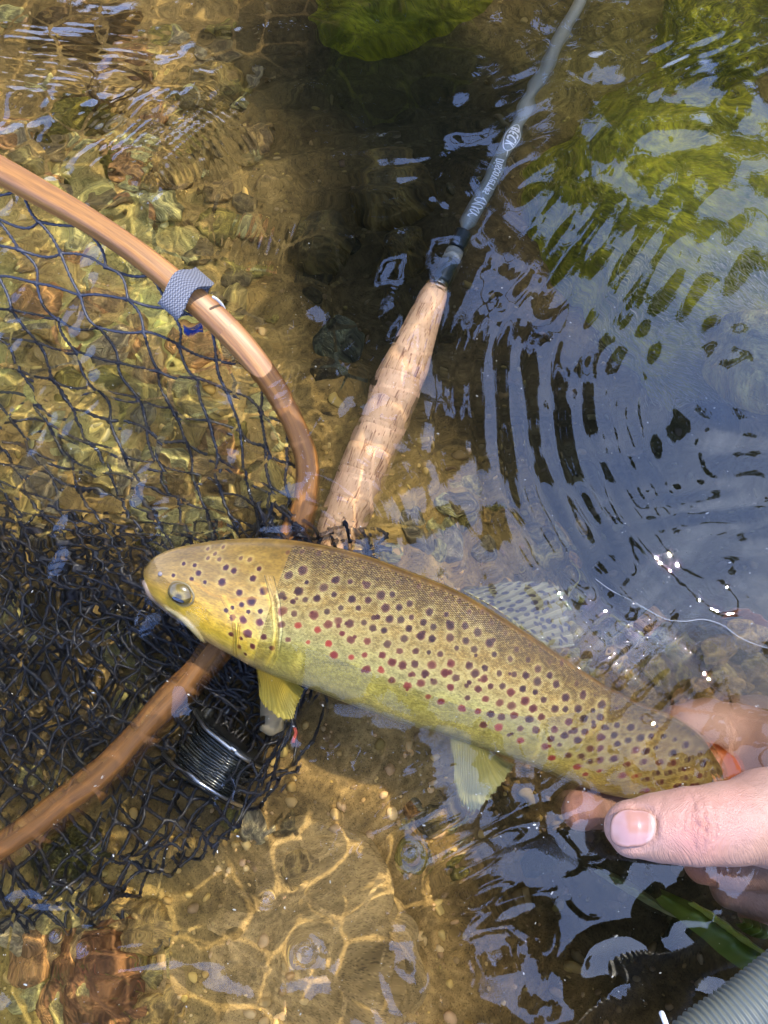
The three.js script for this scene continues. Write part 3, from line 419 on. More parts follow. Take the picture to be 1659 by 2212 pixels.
const rayTex = (base, dark, spots, rays, fade) => texture(canvas(512, 256, (c) => {
  c.fillStyle = base; c.fillRect(0, 0, 512, 256);
  for (let i = 0; i < rays; i++) { const x = (i + 0.5) / rays * 512; for (const [dx, w, col] of [[0, 512 / rays * 0.38, dark], [512 / rays * 0.3, 2, 'rgba(255,250,200,0.35)']]) { c.fillStyle = col; c.beginPath(); c.moveTo(x + dx - w / 2, 256); c.lineTo(x + dx + w / 2, 256); c.lineTo(x + dx + w * 0.7, 0); c.lineTo(x + dx - w * 0.7, 0); c.fill(); } }
  for (let i = 0; i < 900; i++) { c.fillStyle = `rgba(${rnd() < 0.5 ? '255,250,200' : '60,50,10'},0.08)`; c.fillRect(rnd() * 512, rnd() * 256, 2, rr(5, 30)); }
  if (spots) for (let j = 0; j < 7; j++) for (let i = 0; i < rays; i++) { if (rnd() < 0.22) continue; const x = (i + 0.5 + rr(-0.4, 0.4)) / rays * 512, y = 256 - (j + 0.55 + rr(-0.5, 0.5) + (i % 2) * 0.4) / 7.4 * 256; c.save(); c.translate(x, y); c.fillStyle = 'rgba(52,38,48,0.86)'; c.beginPath(); c.ellipse(0, 0, rr(7, 15), rr(8, 18), 0, 0, 7); c.fill(); c.restore(); }
  if (fade) { const g = c.createLinearGradient(0, 256, 0, 0); g.addColorStop(0, fade[0]); g.addColorStop(1, fade[1]); c.fillStyle = g; c.fillRect(0, 0, 512, 256); }
}));
fin('dorsal_fin', [[1002, 1276], [1060, 1308], [1120, 1348], [1192, 1402]], [[1062, 1262], [1130, 1256], [1214, 1274], [1222, 1330], [1238, 1395]], 0.0, -0.006, 13, lin(0.9, 0.9, 0.9), rayTex('rgb(150,142,100)', 'rgba(104,94,62,0.55)', true, 13), { transmission: 0.22 });
fin('pectoral_fin', [[552, 1438], [575, 1444], [600, 1450], [622, 1458]], [[560, 1505], [578, 1528], [626, 1550], [634, 1520], [648, 1480]], -0.014, -0.026, 17, lin(1, 1, 1), rayTex('rgb(196,165,40)', 'rgba(220,190,60,0.6)', false, 17, ['rgba(210,160,20,0.5)', 'rgba(150,160,90,0.35)']));
fin('pelvic_fin', [[974, 1590], [1005, 1600], [1035, 1610], [1064, 1622]], [[978, 1690], [1000, 1735], [1024, 1750], [1072, 1710], [1112, 1652]], -0.016, -0.028, 16, lin(1, 1, 1), rayTex('rgb(158,146,72)', 'rgba(186,172,92,0.6)', false, 16, ['rgba(190,180,70,0.35)', 'rgba(140,160,120,0.3)']));
fin('adipose_fin', [[1515, 1596], [1528, 1625], [1542, 1655], [1552, 1690]], [[1556, 1606], [1592, 1626], [1610, 1662], [1596, 1704]], -0.012, -0.010, 2, lin(0.9, 0.9, 0.9), rayTex('rgb(196,110,24)', 'rgba(150,80,30,0.3)', false, 3, ['rgba(120,80,30,0.6)', 'rgba(190,70,20,0.5)']), { transmission: 0.2 });
fin('tail_fin', [[1690, 1750], [1670, 1770], [1645, 1792]], [[1830, 1740], [1800, 1800], [1800, 1890]], -0.033, -0.036, 14, lin(0.7, 0.6, 0.4), rayTex('rgb(120,100,50)', 'rgba(90,70,30,0.6)', false, 14));

// ------------------------------------------------------------------ the hand
const person = thing('person', 'bare hand with thumb on top gripping the trout by its tail', 'person');
{
  const J = (x, y, Y, r) => { const p = at(x, y, Y); return [p, r * p.distanceTo(EYE) / FPX * 0.985]; };
  const chains = [
    [J(1366, 1790, 0.012, 54), J(1432, 1787, 0.012, 59), J(1492, 1784, 0.012, 68), J(1570, 1779, 0.010, 71), J(1665, 1768, 0.004, 84), J(1850, 1765, -0.004, 108)],                 // thumb
    [J(1256, 1750, -0.030, 43), J(1290, 1735, -0.038, 47), J(1400, 1735, -0.046, 54), J(1560, 1745, -0.046, 62), J(1740, 1740, -0.034, 80)],                                           // first finger under the fish
    [J(1520, 1862, -0.014, 40), J(1575, 1858, -0.016, 50), J(1660, 1850, -0.020, 58), J(1800, 1800, -0.024, 80)],                                                                       // second finger, curled
    [J(1585, 1905, -0.032, 46), J(1650, 1915, -0.034, 54), J(1800, 1870, -0.034, 74)],                                                                                                   // third
    [J(1655, 1972, -0.050, 42), J(1720, 1970, -0.050, 50), J(1840, 1900, -0.044, 66)],                                                                                                   // little finger
    [J(1500, 1560, -0.044, 45), J(1560, 1575, -0.048, 66), J(1640, 1610, -0.050, 84), J(1740, 1670, -0.040, 108), J(1860, 1745, -0.020, 135)],  // heel of the hand, wrist
  ];
  const seg = (p, a, b, ra, rb) => { const abx = b.x - a.x, aby = b.y - a.y, abz = b.z - a.z, t = clamp(((p.x - a.x) * abx + (p.y - a.y) * aby + (p.z - a.z) * abz) / (abx * abx + aby * aby + abz * abz)); return Math.hypot(p.x - a.x - abx * t, p.y - a.y - aby * t, p.z - a.z - abz * t) - lerp(ra, rb, t); };
  const smin = (a, b, k) => { const h = clamp(0.5 + 0.5 * (b - a) / k); return lerp(b, a, h) - k * h * (1 - h); };
  const field = (p) => {
    let d = 1;
    chains.forEach((c, i) => { let e = 1; for (let k = 0; k + 1 < c.length; k++) e = smin(e, seg(p, c[k][0], c[k + 1][0], c[k][1], c[k + 1][1]), 0.004); d = i ? smin(d, e, i === 5 ? 0.008 : i === 1 ? 0.003 : 0.0012) : e; });
    return d;
  };
  const lo = V(1e9, 1e9, 1e9), hi = V(-1e9, -1e9, -1e9); for (const c of chains) for (const [p, r] of c) { lo.min(p.clone().addScalar(-r - 0.004)); hi.max(p.clone().addScalar(r + 0.004)); }
  const half = Math.max(hi.x - lo.x, hi.y - lo.y, hi.z - lo.z) / 2, mid = lo.clone().add(hi).multiplyScalar(0.5), res = 190;
  const mc = new MarchingCubes(res, new THREE.MeshBasicMaterial(), false, false, 400000); mc.isolation = 0;
  const p = V(), far = 0.012;
  for (let z = 0; z < res; z += 1) for (let y = 0; y < res; y++) for (let x = 0; x < res; x++) { p.set(x - res / 2, y - res / 2, z - res / 2).multiplyScalar(2 * half / res).add(mid); mc.field[z * res * res + y * res + x] = p.x < lo.x - far || p.y < lo.y || p.y > hi.y || p.z < lo.z || p.z > hi.z ? -0.01 : -field(p); }
  mc.update();
  let g = new THREE.BufferGeometry(); g.setAttribute('position', new THREE.BufferAttribute(mc.positionArray.slice(0, mc.count * 3), 3)); g = mergeVertices(g, 1e-5);
  const P = g.attributes.position, nor = new Float32Array(P.count * 3), col = new Float32Array(P.count * 3), n = V(), e = 0.0006, tp = V();
  const knuckles = [[1500, 1783, 0.02, 60], [1570, 1770, 0.02, 40], [1350, 1790, 0.02, 40], [1256, 1750, -0.02, 60], [1520, 1862, -0.01, 60], [1600, 1640, -0.02, 70]].map(([x, y, Y, r]) => [at(x, y, Y), r * PX]);
  const grad = (q, o) => o.set(field(tp.set(q.x + e, q.y, q.z)) - field(tp.set(q.x - e, q.y, q.z)), field(tp.set(q.x, q.y + e, q.z)) - field(tp.set(q.x, q.y - e, q.z)), field(tp.set(q.x, q.y, q.z + e)) - field(tp.set(q.x, q.y, q.z - e))).normalize();
  const creases = [[1478, 18], [1492, 26], [1507, 22], [1524, 30], [1545, 20], [1418, 12]];
  for (let i = 0; i < P.count; i++) {
    p.fromBufferAttribute(P, i).multiplyScalar(half).add(mid); grad(p, n);
    const [X, Y] = pxOf(p); let d = 0.00012 * fbm(p.x * 500, p.y * 500, p.z * 500, 3) + 0.0006 * fbm(p.x * 60, p.y * 60, p.z * 60, 2);
    if (p.y > 0 && Y > 1700) for (const [cx, w] of creases) { const q = X - cx - 26 * ((Y - 1785) / 60) ** 2 * (cx > 1500 ? -1 : 1) * 0.5 - 3 * noise(Y * 0.08, cx, 1); d -= 0.0011 * (w / 26) * Math.exp(-((q / 6) ** 2)) * Math.exp(-(((Y - 1780) / 44) ** 2)); }
    if (p.y > 0) { const a = Math.abs((X - 1366) / 52), b = Math.abs((Y - 1789) / 48), q = Math.pow(a ** 3 + b ** 3, 1 / 3); d -= 0.0008 * Math.exp(-(((q - 1) / 0.1) ** 2)); if (q < 0.95) d -= 0.0006; }
    p.addScaledVector(n, d); P.setXYZ(i, p.x, p.y, p.z); n.toArray(nor, i * 3);
    let k = 0; for (const [c, r] of knuckles) k = Math.max(k, Math.exp(-p.distanceToSquared(c) / (r * r)));
    const m = 1 + 0.22 * fbm(p.x * 120, p.y * 120, p.z * 120, 4) + 0.14 * fbm(p.x * 700, p.y * 700, p.z * 700, 2), red = clamp(0.5 * k + 0.4 * Math.max(0, fbm(p.x * 50 + 9, p.y * 50, p.z * 50, 2)));
    col[i * 3] = lerp(0.335, 0.33, red) * m; col[i * 3 + 1] = lerp(0.193, 0.108, red) * m; col[i * 3 + 2] = lerp(0.134, 0.08, red) * m;
  }
  g.setAttribute('color', new THREE.BufferAttribute(col, 3)); g.computeVertexNormals();
  const skinBump = dataTex(512, 512, (u, v) => { const k = 128 + 110 * tileFbm(u, v, 70, 3, 6); return [k, k, k]; }, false);
  const uvs = new Float32Array(P.count * 2); for (let i = 0; i < P.count; i++) { uvs[i * 2] = P.getX(i) / 0.024 + P.getY(i) / 0.04; uvs[i * 2 + 1] = P.getZ(i) / 0.024 + P.getY(i) / 0.034; } g.setAttribute('uv', new THREE.BufferAttribute(uvs, 2));
  mesh('hand', g, std(lin(1, 1, 1), 0.4, { vertexColors: true, bumpMap: skinBump, bumpScale: 0.0004, specularIntensity: 0.8, sheen: 0.1, sheenColor: lin(1, 0.6, 0.5) }), person);
  mesh('forearm', tube([at(1800, 1730, -0.022), at(1900, 1760, -0.018), at(2200, 1800, -0.01), at(2800, 1850, 0.02)], (t) => 0.026 + 0.006 * t, 24, 28), std(lin(0.335, 0.193, 0.134), 0.45), person);
  // the nail follows the thumb's skin
  const skin = (x, y) => { const d = rayOf(x, y), q = EYE.clone().addScaledVector(d, 0.18); for (let i = 0; i < 90; i++) { const f = field(q); if (f < 2e-5) break; q.addScaledVector(d, f * 0.9); } return q; };
  const nailG = grid(24, 24, (u, v, o) => {
    const a = (u - 0.5) * 2, b = (v - 0.5) * 2, sq = Math.pow(Math.abs(a) ** 3.2 + Math.abs(b) ** 3.2, 1 / 3.2) || 1, mx = Math.max(Math.abs(a), Math.abs(b)) || 0, k = mx / (sq || 1) * 1.0;
    const X = 1366 + a * k * 46 + 6 * (1 - b * b) * (a > 0 ? 1 : -0.6) - 3 * b, Y = 1789 + b * k * 43; const q = skin(X, Y); grad(q, n); const edge = Math.max(Math.abs(a), Math.abs(b)); return o.copy(q).addScaledVector(n, 0.0005 - 0.0013 * sstep(0.88, 1, edge) + 0.0003 * sstep(0.7, 0.86, edge) * (a < 0 ? 1 : 0));
  });
  const nc = []; for (let i = 0; i < nailG.attributes.position.count; i++) { const u = nailG.attributes.uv.getX(i), v = nailG.attributes.uv.getY(i) - 0.5, lun = sstep(0.80 + 0.5 * v * v, 0.84 + 0.5 * v * v, u), tip = 1 - sstep(0.05, 0.1, u); const w = clamp(lun + tip * 0.7); nc.push(lerp(0.33, 0.39, w), lerp(0.165, 0.24, w), lerp(0.12, 0.18, w)); }
  nailG.setAttribute('color', new THREE.Float32BufferAttribute(nc, 3));
  mesh('thumb_nail', nailG, std(lin(1, 1, 1), 0.25, { vertexColors: true, clearcoat: 0.6, clearcoatRoughness: 0.2, side: THREE.DoubleSide }), person);
}

// ------------------------------------------------------------------ landing net
const net = thing('landing_net', 'landing net with wooden hoop and black knotted mesh bag', 'net');
const hoopPath = [[-140, 290, 0.030], [0, 368, 0.028], [100, 424, 0.026], [200, 482, 0.023], [300, 550, 0.019], [385, 618, 0.014], [470, 692, 0.007], [538, 765, 0.0005], [600, 848, -0.008], [642, 932, -0.016], [664, 1012, -0.022], [655, 1085, -0.027], [628, 1155, -0.031], [570, 1250, -0.036], [485, 1360, -0.039], [400, 1465, -0.040], [300, 1580, -0.041], [200, 1680, -0.042], [100, 1762, -0.043], [0, 1832, -0.044], [-140, 1905, -0.045], [-300, 1880, -0.04], [-400, 1600, -0.03], [-430, 1100, 0.0], [-380, 600, 0.022], [-270, 340, 0.03]];
const hoopPts = hoopPath.map((h) => at(...h));
const woodMap = dataTex(256, 1024, (u, v) => { const g = fbm(u * 26 + 2 * fbm(u * 4, v * 3, 2, 2), v * 5, 1, 4), s = fbm(u * 120, v * 30, 4, 2), k = 0.5 + 0.55 * g + 0.3 * s; return [lerp(104, 170, k), lerp(66, 116, k), lerp(28, 50, k)]; });
{
  const g = sweep(hoopPts, 28, 420, (a, t) => { const c = Math.cos(a), s = Math.sin(a), k = Math.pow(Math.abs(c) ** 3.4 + Math.abs(s) ** 3.4, -1 / 3.4), w = 0.0052 + 0.0004 * Math.sin(t * 40), h = 0.0048; return [c * k * w, s * k * h]; }, true);
  const uv = g.attributes.uv; for (let i = 0; i < uv.count; i++) uv.setXY(i, uv.getX(i), uv.getY(i) / 0.16);
  mesh('hoop', g, std(lin(1, 1, 1), 0.55, { map: woodMap, bumpMap: woodMap, bumpScale: 0.0006, clearcoat: 0.15, clearcoatRoughness: 0.3 }), net);
  const a = at(-430, 1100, 0.0); mesh('handle', tube([a.clone().add(V(0.004, 0, 0)), a.clone().add(V(-0.05, 0.01, 0)), a.clone().add(V(-0.14, 0.02, 0.01)), a.clone().add(V(-0.2, 0.02, 0.01))], (t) => 0.008 + 0.004 * Math.sin(t * 3), 30, 16), std(lin(0.36, 0.15, 0.05), 0.4), net);
  // webbing strap wound round the hoop
  const c = at(402, 634, 0.0145), tan = at(470, 692, 0.007).sub(at(385, 618, 0.014)).normalize(), A = new THREE.Vector3().crossVectors(tan, V(0, 1, 0)).normalize(), B = new THREE.Vector3().crossVectors(A, tan).normalize();
  const weave = dataTex(128, 128, (u, v) => { const k = (Math.sin(u * 6.283 * 8) * Math.sin(v * 6.283 * 8 + (Math.floor(u * 8) % 2) * Math.PI)) * 0.5 + 0.5, n = hash((u * 128) | 0, (v * 128) | 0, 1) * 30; return [lerp(70, 205, k) + n, lerp(74, 210, k) + n, lerp(84, 222, k) + n]; });
  weave.repeat.set(6, 1);
  const band = (r0, lo, hi) => grid(60, 10, (u, v, o) => { const th = lerp(lo, hi, u), rx = 0.0096 + r0 + 0.0022 * Math.sin(th * 2 + 0.5), ry = 0.0080 + r0; return o.copy(c).addScaledVector(A, Math.cos(th) * rx).addScaledVector(B, Math.sin(th) * ry + 0.0005).addScaledVector(tan, (v - 0.5) * 0.0105 + 0.0012 * Math.sin(th * 3)); });
  const outer = band(0.0012, -1.0, 4.2), inner = band(0.0, -1.0, 4.2);
  mesh('webbing_strap', mergeGeometries([outer, inner]), std(lin(0.50, 0.46, 0.41), 0.7, { map: weave, bumpMap: weave, bumpScale: 0.0012, side: THREE.DoubleSide }), net);
  mesh('loose_thread', tube([[458, 640, 0.02], [470, 648, 0.016], [482, 662, 0.01], [488, 680, 0.004], [487, 690, 0.001]].map((h) => at(...h)), 0.0006, 24, 6), std(lin(0.55, 0.53, 0.48), 0.8), net);
  mesh('blue_ribbon', grid(12, 6, (u, v, o) => o.copy(at(396 + u * 40, 702 + v * 14 + 6 * Math.sin(u * 5), -0.004 - 0.003 * u + 0.002 * Math.sin(u * 7 + v * 3)))), std(lin(0.02, 0.07, 0.35), 0.6, { side: THREE.DoubleSide }), net);
}
const cordMat = std(lin(0.012, 0.013, 0.022), 0.55, { specularIntensity: 1.0, clearcoat: 0.25, clearcoatRoughness: 0.35 });
// diamond netting on a surface f(u, v) -> point; nu, nv cells; j jitter in metres
function netting(f, nu, nv, rad, jit, sd, keep) {
  const node = (i, j) => { const u = (i + (j % 2) * 0.5) / nu, v = j / nv, p = f(u, v), q = sd + i * 1.37 + j * 7.11; return p.add(V(noise(q, 1, i), noise(q, j, 4) * 0.6, noise(q, i * 0.7, 9)).multiplyScalar(jit)); };
  const pos = [], nor = [], idx = [];
  const cord = (a, b, h) => {
    const d = b.clone().sub(a), L = d.length(); if (L < 1e-5) return; const bow = V(noise(h, 1, 2), noise(h, 5, 2) - 0.35, noise(h, 9, 3)).multiplyScalar(L * 0.16); d.divideScalar(L);
    const X = new THREE.Vector3().crossVectors(d, Math.abs(d.y) > 0.8 ? V(1, 0, 0) : V(0, 1, 0)).normalize(), Y = new THREE.Vector3().crossVectors(d, X), n = Math.max(6, Math.min(16, Math.round(L / 0.0011))), m = 6, base = pos.length / 3;
    for (let k = 0; k <= n; k++) {
      const t = k / n, c = a.clone().lerp(b, t).addScaledVector(bow, Math.sin(t * Math.PI)); const end = Math.min(t, 1 - t), kn = 1 + 0.7 * Math.exp(-((end * L / (rad * 1.6)) ** 2));
      for (let s = 0; s < m; s++) { const th = s / m * 6.283, tw = 1 + 0.32 * Math.cos(2 * (th - t * L / rad * 0.9)), r = rad * kn * tw, cx = Math.cos(th), sy = Math.sin(th); pos.push(c.x + (X.x * cx + Y.x * sy) * r, c.y + (X.y * cx + Y.y * sy) * r, c.z + (X.z * cx + Y.z * sy) * r); }
      if (k) for (let s = 0; s < m; s++) { const p = base + (k - 1) * m + s, q = base + (k - 1) * m + (s + 1) % m; idx.push(p, q, p + m, q, q + m, p + m); }
    }
  };
  for (let j = 0; j < nv; j++) for (let i = 0; i <= nu; i++) {
    const a = node(i, j), s = j % 2; for (const di of [s ? 0 : -1, s ? 1 : 0]) { if (i + di < 0 || i + di > nu) continue; const b = node(i + di, j + 1); if (keep && !keep(a.clone().lerp(b, 0.5))) continue; cord(a, b, sd + i * 3.1 + j * 5.7 + di); }
  }
  const g = new THREE.BufferGeometry(); g.setAttribute('position', new THREE.Float32BufferAttribute(pos, 3)); g.setIndex(idx); g.computeVertexNormals(); return g;
}
{
  const hoopCurve = new THREE.CatmullRomCurve3(hoopPath.slice(0, 14).map((h) => V(h[0], h[1], h[2])), false, 'centripetal'), h = V();
  // upper wall of the bag, hung from the hoop and drawn down and to the left
  const wallA = (u, v) => { hoopCurve.getPoint(clamp(u), h); const k = v, bx = lerp(-520, 470, u), by = lerp(880, 1500, u) , s = Math.sin(v * Math.PI); return at(lerp(h.x - 8, bx, k) - 40 * s * (1 - u), lerp(h.y + 14, by, k) + 60 * s, lerp(h.z - 0.003, -0.050, Math.pow(v, 0.95)) - 0.003 * s); };
  mesh('netting', netting(wallA, 9, 23, 0.00064, 0.0022, 11), cordMat, net);
  const quad = (c, Y, wob) => (u, v) => { const x = lerp(lerp(c[0][0], c[1][0], u), lerp(c[3][0], c[2][0], u), v), y = lerp(lerp(c[0][1], c[1][1], u), lerp(c[3][1], c[2][1], u), v); return at(x + wob * noise(u * 5, v * 5, 1), y + wob * noise(u * 5, 4, v * 5), Y - 0.01 * v + 0.009 * noise(u * 6, v * 6, 7)); };
  const low = [[-60, 2045], [130, 2012], [250, 1985], [330, 1930], [400, 1890], [480, 1832], [560, 1780], [618, 1690], [645, 1600]];
  const rim = (x) => { for (let i = 1; i < low.length; i++) if (x <= low[i][0]) return lerp(low[i - 1][1], low[i][1], (x - low[i - 1][0]) / (low[i][0] - low[i - 1][0])); return 1500; };
  const bag = (Y, ph, top) => (u, v) => { const x = lerp(-90, 640, u) + 26 * noise(u * 5, v * 5, ph), y0 = lerp(top, top + 40, u), y = lerp(y0, rim(lerp(-60, 640, u)) - 10 * ph, v) + 24 * noise(u * 5, ph, v * 5); return at(x, y, Y - 0.014 * Math.sin(v * 3.1) + 0.010 * noise(u * 6, v * 6, ph + 3)); };
  mesh('netting', netting(bag(-0.046, 1, 1110), 11, 21, 0.00062, 0.0026, 37), cordMat, net);
  mesh('netting', netting(bag(-0.062, 2, 1130), 10, 18, 0.00062, 0.003, 59), cordMat, net);
  mesh('netting', netting(quad([[-60, 1150], [640, 1120], [560, 1650], [-60, 1640]], -0.052, 30), 14, 20, 0.0006, 0.0034, 83), cordMat, net);
  // a bunch of netting caught at the end of the hoop by the grip
  mesh('netting', netting(quad([[560, 1080], [800, 1150], [830, 1230], [560, 1230]], -0.016, 20), 7, 5, 0.00074, 0.004, 131), cordMat, net);
}

// ------------------------------------------------------------------ fly rod
const rod = thing('fly_rod', 'fly rod with cork grip and grey blank sunk below the surface', 'fishing rod');
{
  const P = (x, y, Y) => at(x, y, Y), axis = (pts, f, nv, nu = 20) => sweep(pts, nu, nv, (a, t) => { const r = f(t, a); return [Math.cos(a) * r, Math.sin(a) * r]; }, false, V(0.1, 1, 0.1).normalize());
  const butt = P(600, 1420, -0.044), gEnd = P(712, 1190, -0.030), gTop = P(944, 618, -0.012), tip = P(1250, 0, -0.034), beyond = P(1400, -330, -0.042);
  const along = (t) => gEnd.clone().lerp(gTop, t);
  const cork = dataTex(512, 256, (u, v) => { const a = fbm(u * 22, v * 14, 3, 4), b = fbm(u * 90, v * 20, 8, 3), pit = sstep(0.33, 0.39, fbm(u * 64, v * 5, 12, 3)) * 0.8 + sstep(0.36, 0.42, fbm(u * 60, v * 20, 31, 2)) * 0.4, k = 0.6 + 0.35 * a + 0.3 * b; return [lerp(lerp(182, 222, k), 104, pit), lerp(lerp(138, 184, k), 62, pit), lerp(lerp(98, 142, k), 40, pit)]; });
  const grip = new THREE.Group(); grip.name = 'cork_grip'; rod.add(grip);
  const prof = (t) => lerp(0.0088, 0.0102, sstep(0, 0.3, t)) * lerp(1, 0.60, sstep(0.62, 1, t)) * (t > 0.965 ? lerp(1, 0.82, (t - 0.965) / 0.035) : 1);
  const nR = 11, cm = [0, 1, 2, 3].map((k) => std(lin([0.98, 0.9, 1, 0.94][k], [0.96, 0.88, 0.98, 0.9][k], [0.92, 0.84, 0.98, 0.84][k]), 0.75, { map: (() => { const t = cork.clone(); t.repeat.set(1, 0.7); t.offset.set(0.27 * k, 0.31 * k); t.needsUpdate = true; return t; })(), bumpMap: cork, bumpScale: 0.0003 }));
  for (let i = 0; i < nR; i++) {
    const a = i / nR, b = (i + 0.999) / nR;
    const g = axis([along(a), along((a + b) / 2), along(b)], (t, th) => { const e = Math.min(t, 1 - t); return (prof(lerp(a, b, t)) - 0.00035 * Math.exp(-e * 60)) * (1 + 0.03 * noise(Math.cos(th) * 2, Math.sin(th) * 2, (i + t) * 3)); }, 24, 40);
    const uv = g.attributes.uv; for (let q = 0; q < uv.count; q++) uv.setXY(q, uv.getX(q), uv.getY(q) * 30 + i * 0.37);
    mesh(i ? 'cork_ring_' + String(i).padStart(3, '0') : 'cork_ring', g, cm[i % 4], grip);
  }
  const dir = gTop.clone().sub(gEnd).normalize(), up = (d) => gTop.clone().addScaledVector(tip.clone().sub(gTop).normalize(), d);
  mesh('winding_check', axis([up(-0.0005), up(0.001), up(0.0026)], (t) => (t < 1e-6 || t > 1 - 1e-6 ? 0.001 : 0.0054 - 0.0006 * t), 8), std(lin(0.72, 0.70, 0.62), 0.2, { metalness: 1 }), rod);
  const wrap = std(lin(0.012, 0.02, 0.022), 0.3, { clearcoat: 0.8 });
  mesh('thread_wrap', axis([up(0.0024), up(0.012), up(0.017)], (t) => (t < 1e-6 || t > 1 - 1e-6 ? 0.001 : 0.0046), 16), wrap, rod);
  mesh('hook_keeper', axis([up(0.0172), up(0.021), up(0.0245)], (t) => (t < 1e-6 || t > 1 - 1e-6 ? 0.001 : 0.0044 + 0.0003 * Math.sin(t * 20)), 12), std(lin(0.33, 0.31, 0.24), 0.4), rod);
  mesh('thread_wrap', axis([up(0.0247), up(0.03), up(0.036)], (t) => (t < 1e-6 || t > 1 - 1e-6 ? 0.001 : 0.0043 - 0.0004 * t), 16), wrap, rod);
  mesh('blank', axis([up(0.0358), up(0.10), tip, beyond], (t) => (t < 1e-6 || t > 1 - 1e-6 ? 0.001 : lerp(0.0040, 0.0036, t)), 60), std(lin(0.2, 0.205, 0.17), 0.35, { clearcoat: 0.6, clearcoatRoughness: 0.2 }), rod);
  // white lettering printed along the blank
  const text = canvas(1024, 84, (c, w, h) => {
    c.fillStyle = '#000'; c.fillRect(0, 0, w, h); c.fillStyle = c.strokeStyle = '#fff'; c.lineWidth = 4; c.textBaseline = 'middle';
    c.lineWidth = 6; c.font = 'bold 72px sans-serif'; c.fillText('BECK', 40, 44); c.beginPath(); c.ellipse(140, 42, 132, 39, 0, 0, 7); c.stroke(); c.beginPath(); c.moveTo(268, 50); c.lineTo(330, 70); c.stroke();
    c.font = 'italic bold 66px serif'; c.fillText('Discovery', 372, 42); c.font = 'bold 48px sans-serif'; c.fillText('#5', 700, 44);
    c.lineWidth = 7; c.beginPath(); for (let i = 0; i <= 90; i++) { const t = i / 90, x = 800 + t * 190 + 11 * Math.sin(t * 40), y = 42 + 34 * Math.sin(t * 31) * (1 - t * 0.4); i ? c.lineTo(x, y) : c.moveTo(x, y); } c.stroke();
  });
  const t0 = up(0.112), t1 = up(0.042), T = t1.clone().sub(t0).normalize(), A = new THREE.Vector3().crossVectors(T, TOCAM).normalize(), B = new THREE.Vector3().crossVectors(A, T).normalize();
  const lg = grid(80, 10, (u, v, o) => { const th = lerp(-0.1, 1.9, v); return o.copy(t0).lerp(t1, u).addScaledVector(A, -Math.cos(th + 0.6) * 0.00412).addScaledVector(B, Math.sin(th + 0.6) * 0.00412); });
  const uv = lg.attributes.uv; for (let i = 0; i < uv.count; i++) uv.setXY(i, uv.getX(i), uv.getY(i));
  mesh('lettering', lg, std(lin(0.9, 0.9, 0.9), 0.3, { clearcoat: 1, alphaMap: texture(text, false), alphaTest: 0.5, side: THREE.DoubleSide }), rod);
  // reel seat and reel, below the fish inside the net
  mesh('reel_seat', axis([gEnd.clone().addScaledVector(dir, 0.003), gEnd.clone().lerp(butt, 0.5), butt, P(585, 1590, -0.046)], (t) => (t < 1e-6 || t > 1 - 1e-6 ? 0.001 : 0.0048), 40), std(lin(0.22, 0.19, 0.13), 0.5), rod);
  const reel = new THREE.Group(); reel.name = 'reel'; rod.add(reel); const rc = P(470, 1640, -0.066); reel.position.copy(rc);
  const ax = P(530, 1560, -0.046).sub(P(420, 1720, -0.05)).normalize(), sd = V(0.75, 0.25, 0.5); const bx = new THREE.Vector3().crossVectors(V(0, 1, 0), ax).normalize(), rot = new THREE.Matrix4().makeBasis(bx, ax, new THREE.Vector3().crossVectors(bx, ax).normalize()); reel.quaternion.setFromRotationMatrix(rot);
  const black = std(lin(0.02, 0.022, 0.026), 0.35, { clearcoat: 0.6 }), silver = std(lin(0.6, 0.62, 0.65), 0.34, { metalness: 1 }), R = 0.0195, W = 0.022;
  const ringG = (y, r0, r1, h) => new THREE.LatheGeometry([[r0, y], [r1, y], [r1, y + h], [r0, y + h], [r0, y]].map(([a, b]) => new THREE.Vector2(a, b)), 64);
  mesh('frame', mergeGeometries([ringG(-W / 2, 0.002, R, 0.0018), ringG(W / 2 - 0.0018, 0.002, R, 0.0018)]), black, reel);
  mesh('rim', mergeGeometries([ringG(-W / 2 + 0.0015, R - 0.0005, R + 0.0006, 0.0012), ringG(W / 2 - 0.0025, R - 0.0005, R + 0.0006, 0.0012)]), silver, reel);
  const coil = []; for (let i = 0; i < 15; i++) { const t = new THREE.TorusGeometry(0.0150 + 0.0008 * (i % 3), 0.0006, 6, 60); t.rotateX(Math.PI / 2); t.translate(0, -W / 2 + 0.0028 + i * (W - 0.0056) / 14, 0); coil.push(t); }
  mesh('fly_line', mergeGeometries(coil), std(lin(0.035, 0.04, 0.042), 0.25, { clearcoat: 1, clearcoatRoughness: 0.1 }), reel);
  mesh('spool', new THREE.CylinderGeometry(0.0148, 0.0148, W - 0.004, 40), black, reel);
  const h = new THREE.CylinderGeometry(0.0026, 0.0032, 0.012, 16); h.translate(0.013, W / 2 + 0.006, 0); mesh('knob', h, black, reel);
  const tie = mesh('red_tag', grid(6, 10, (u, v, o) => o.copy(P(632 + u * 7 + 3 * Math.sin(v * 5), 1572 + v * 36, -0.046))), std(lin(0.3, 0.03, 0.015), 0.6, { side: THREE.DoubleSide }), rod);
}

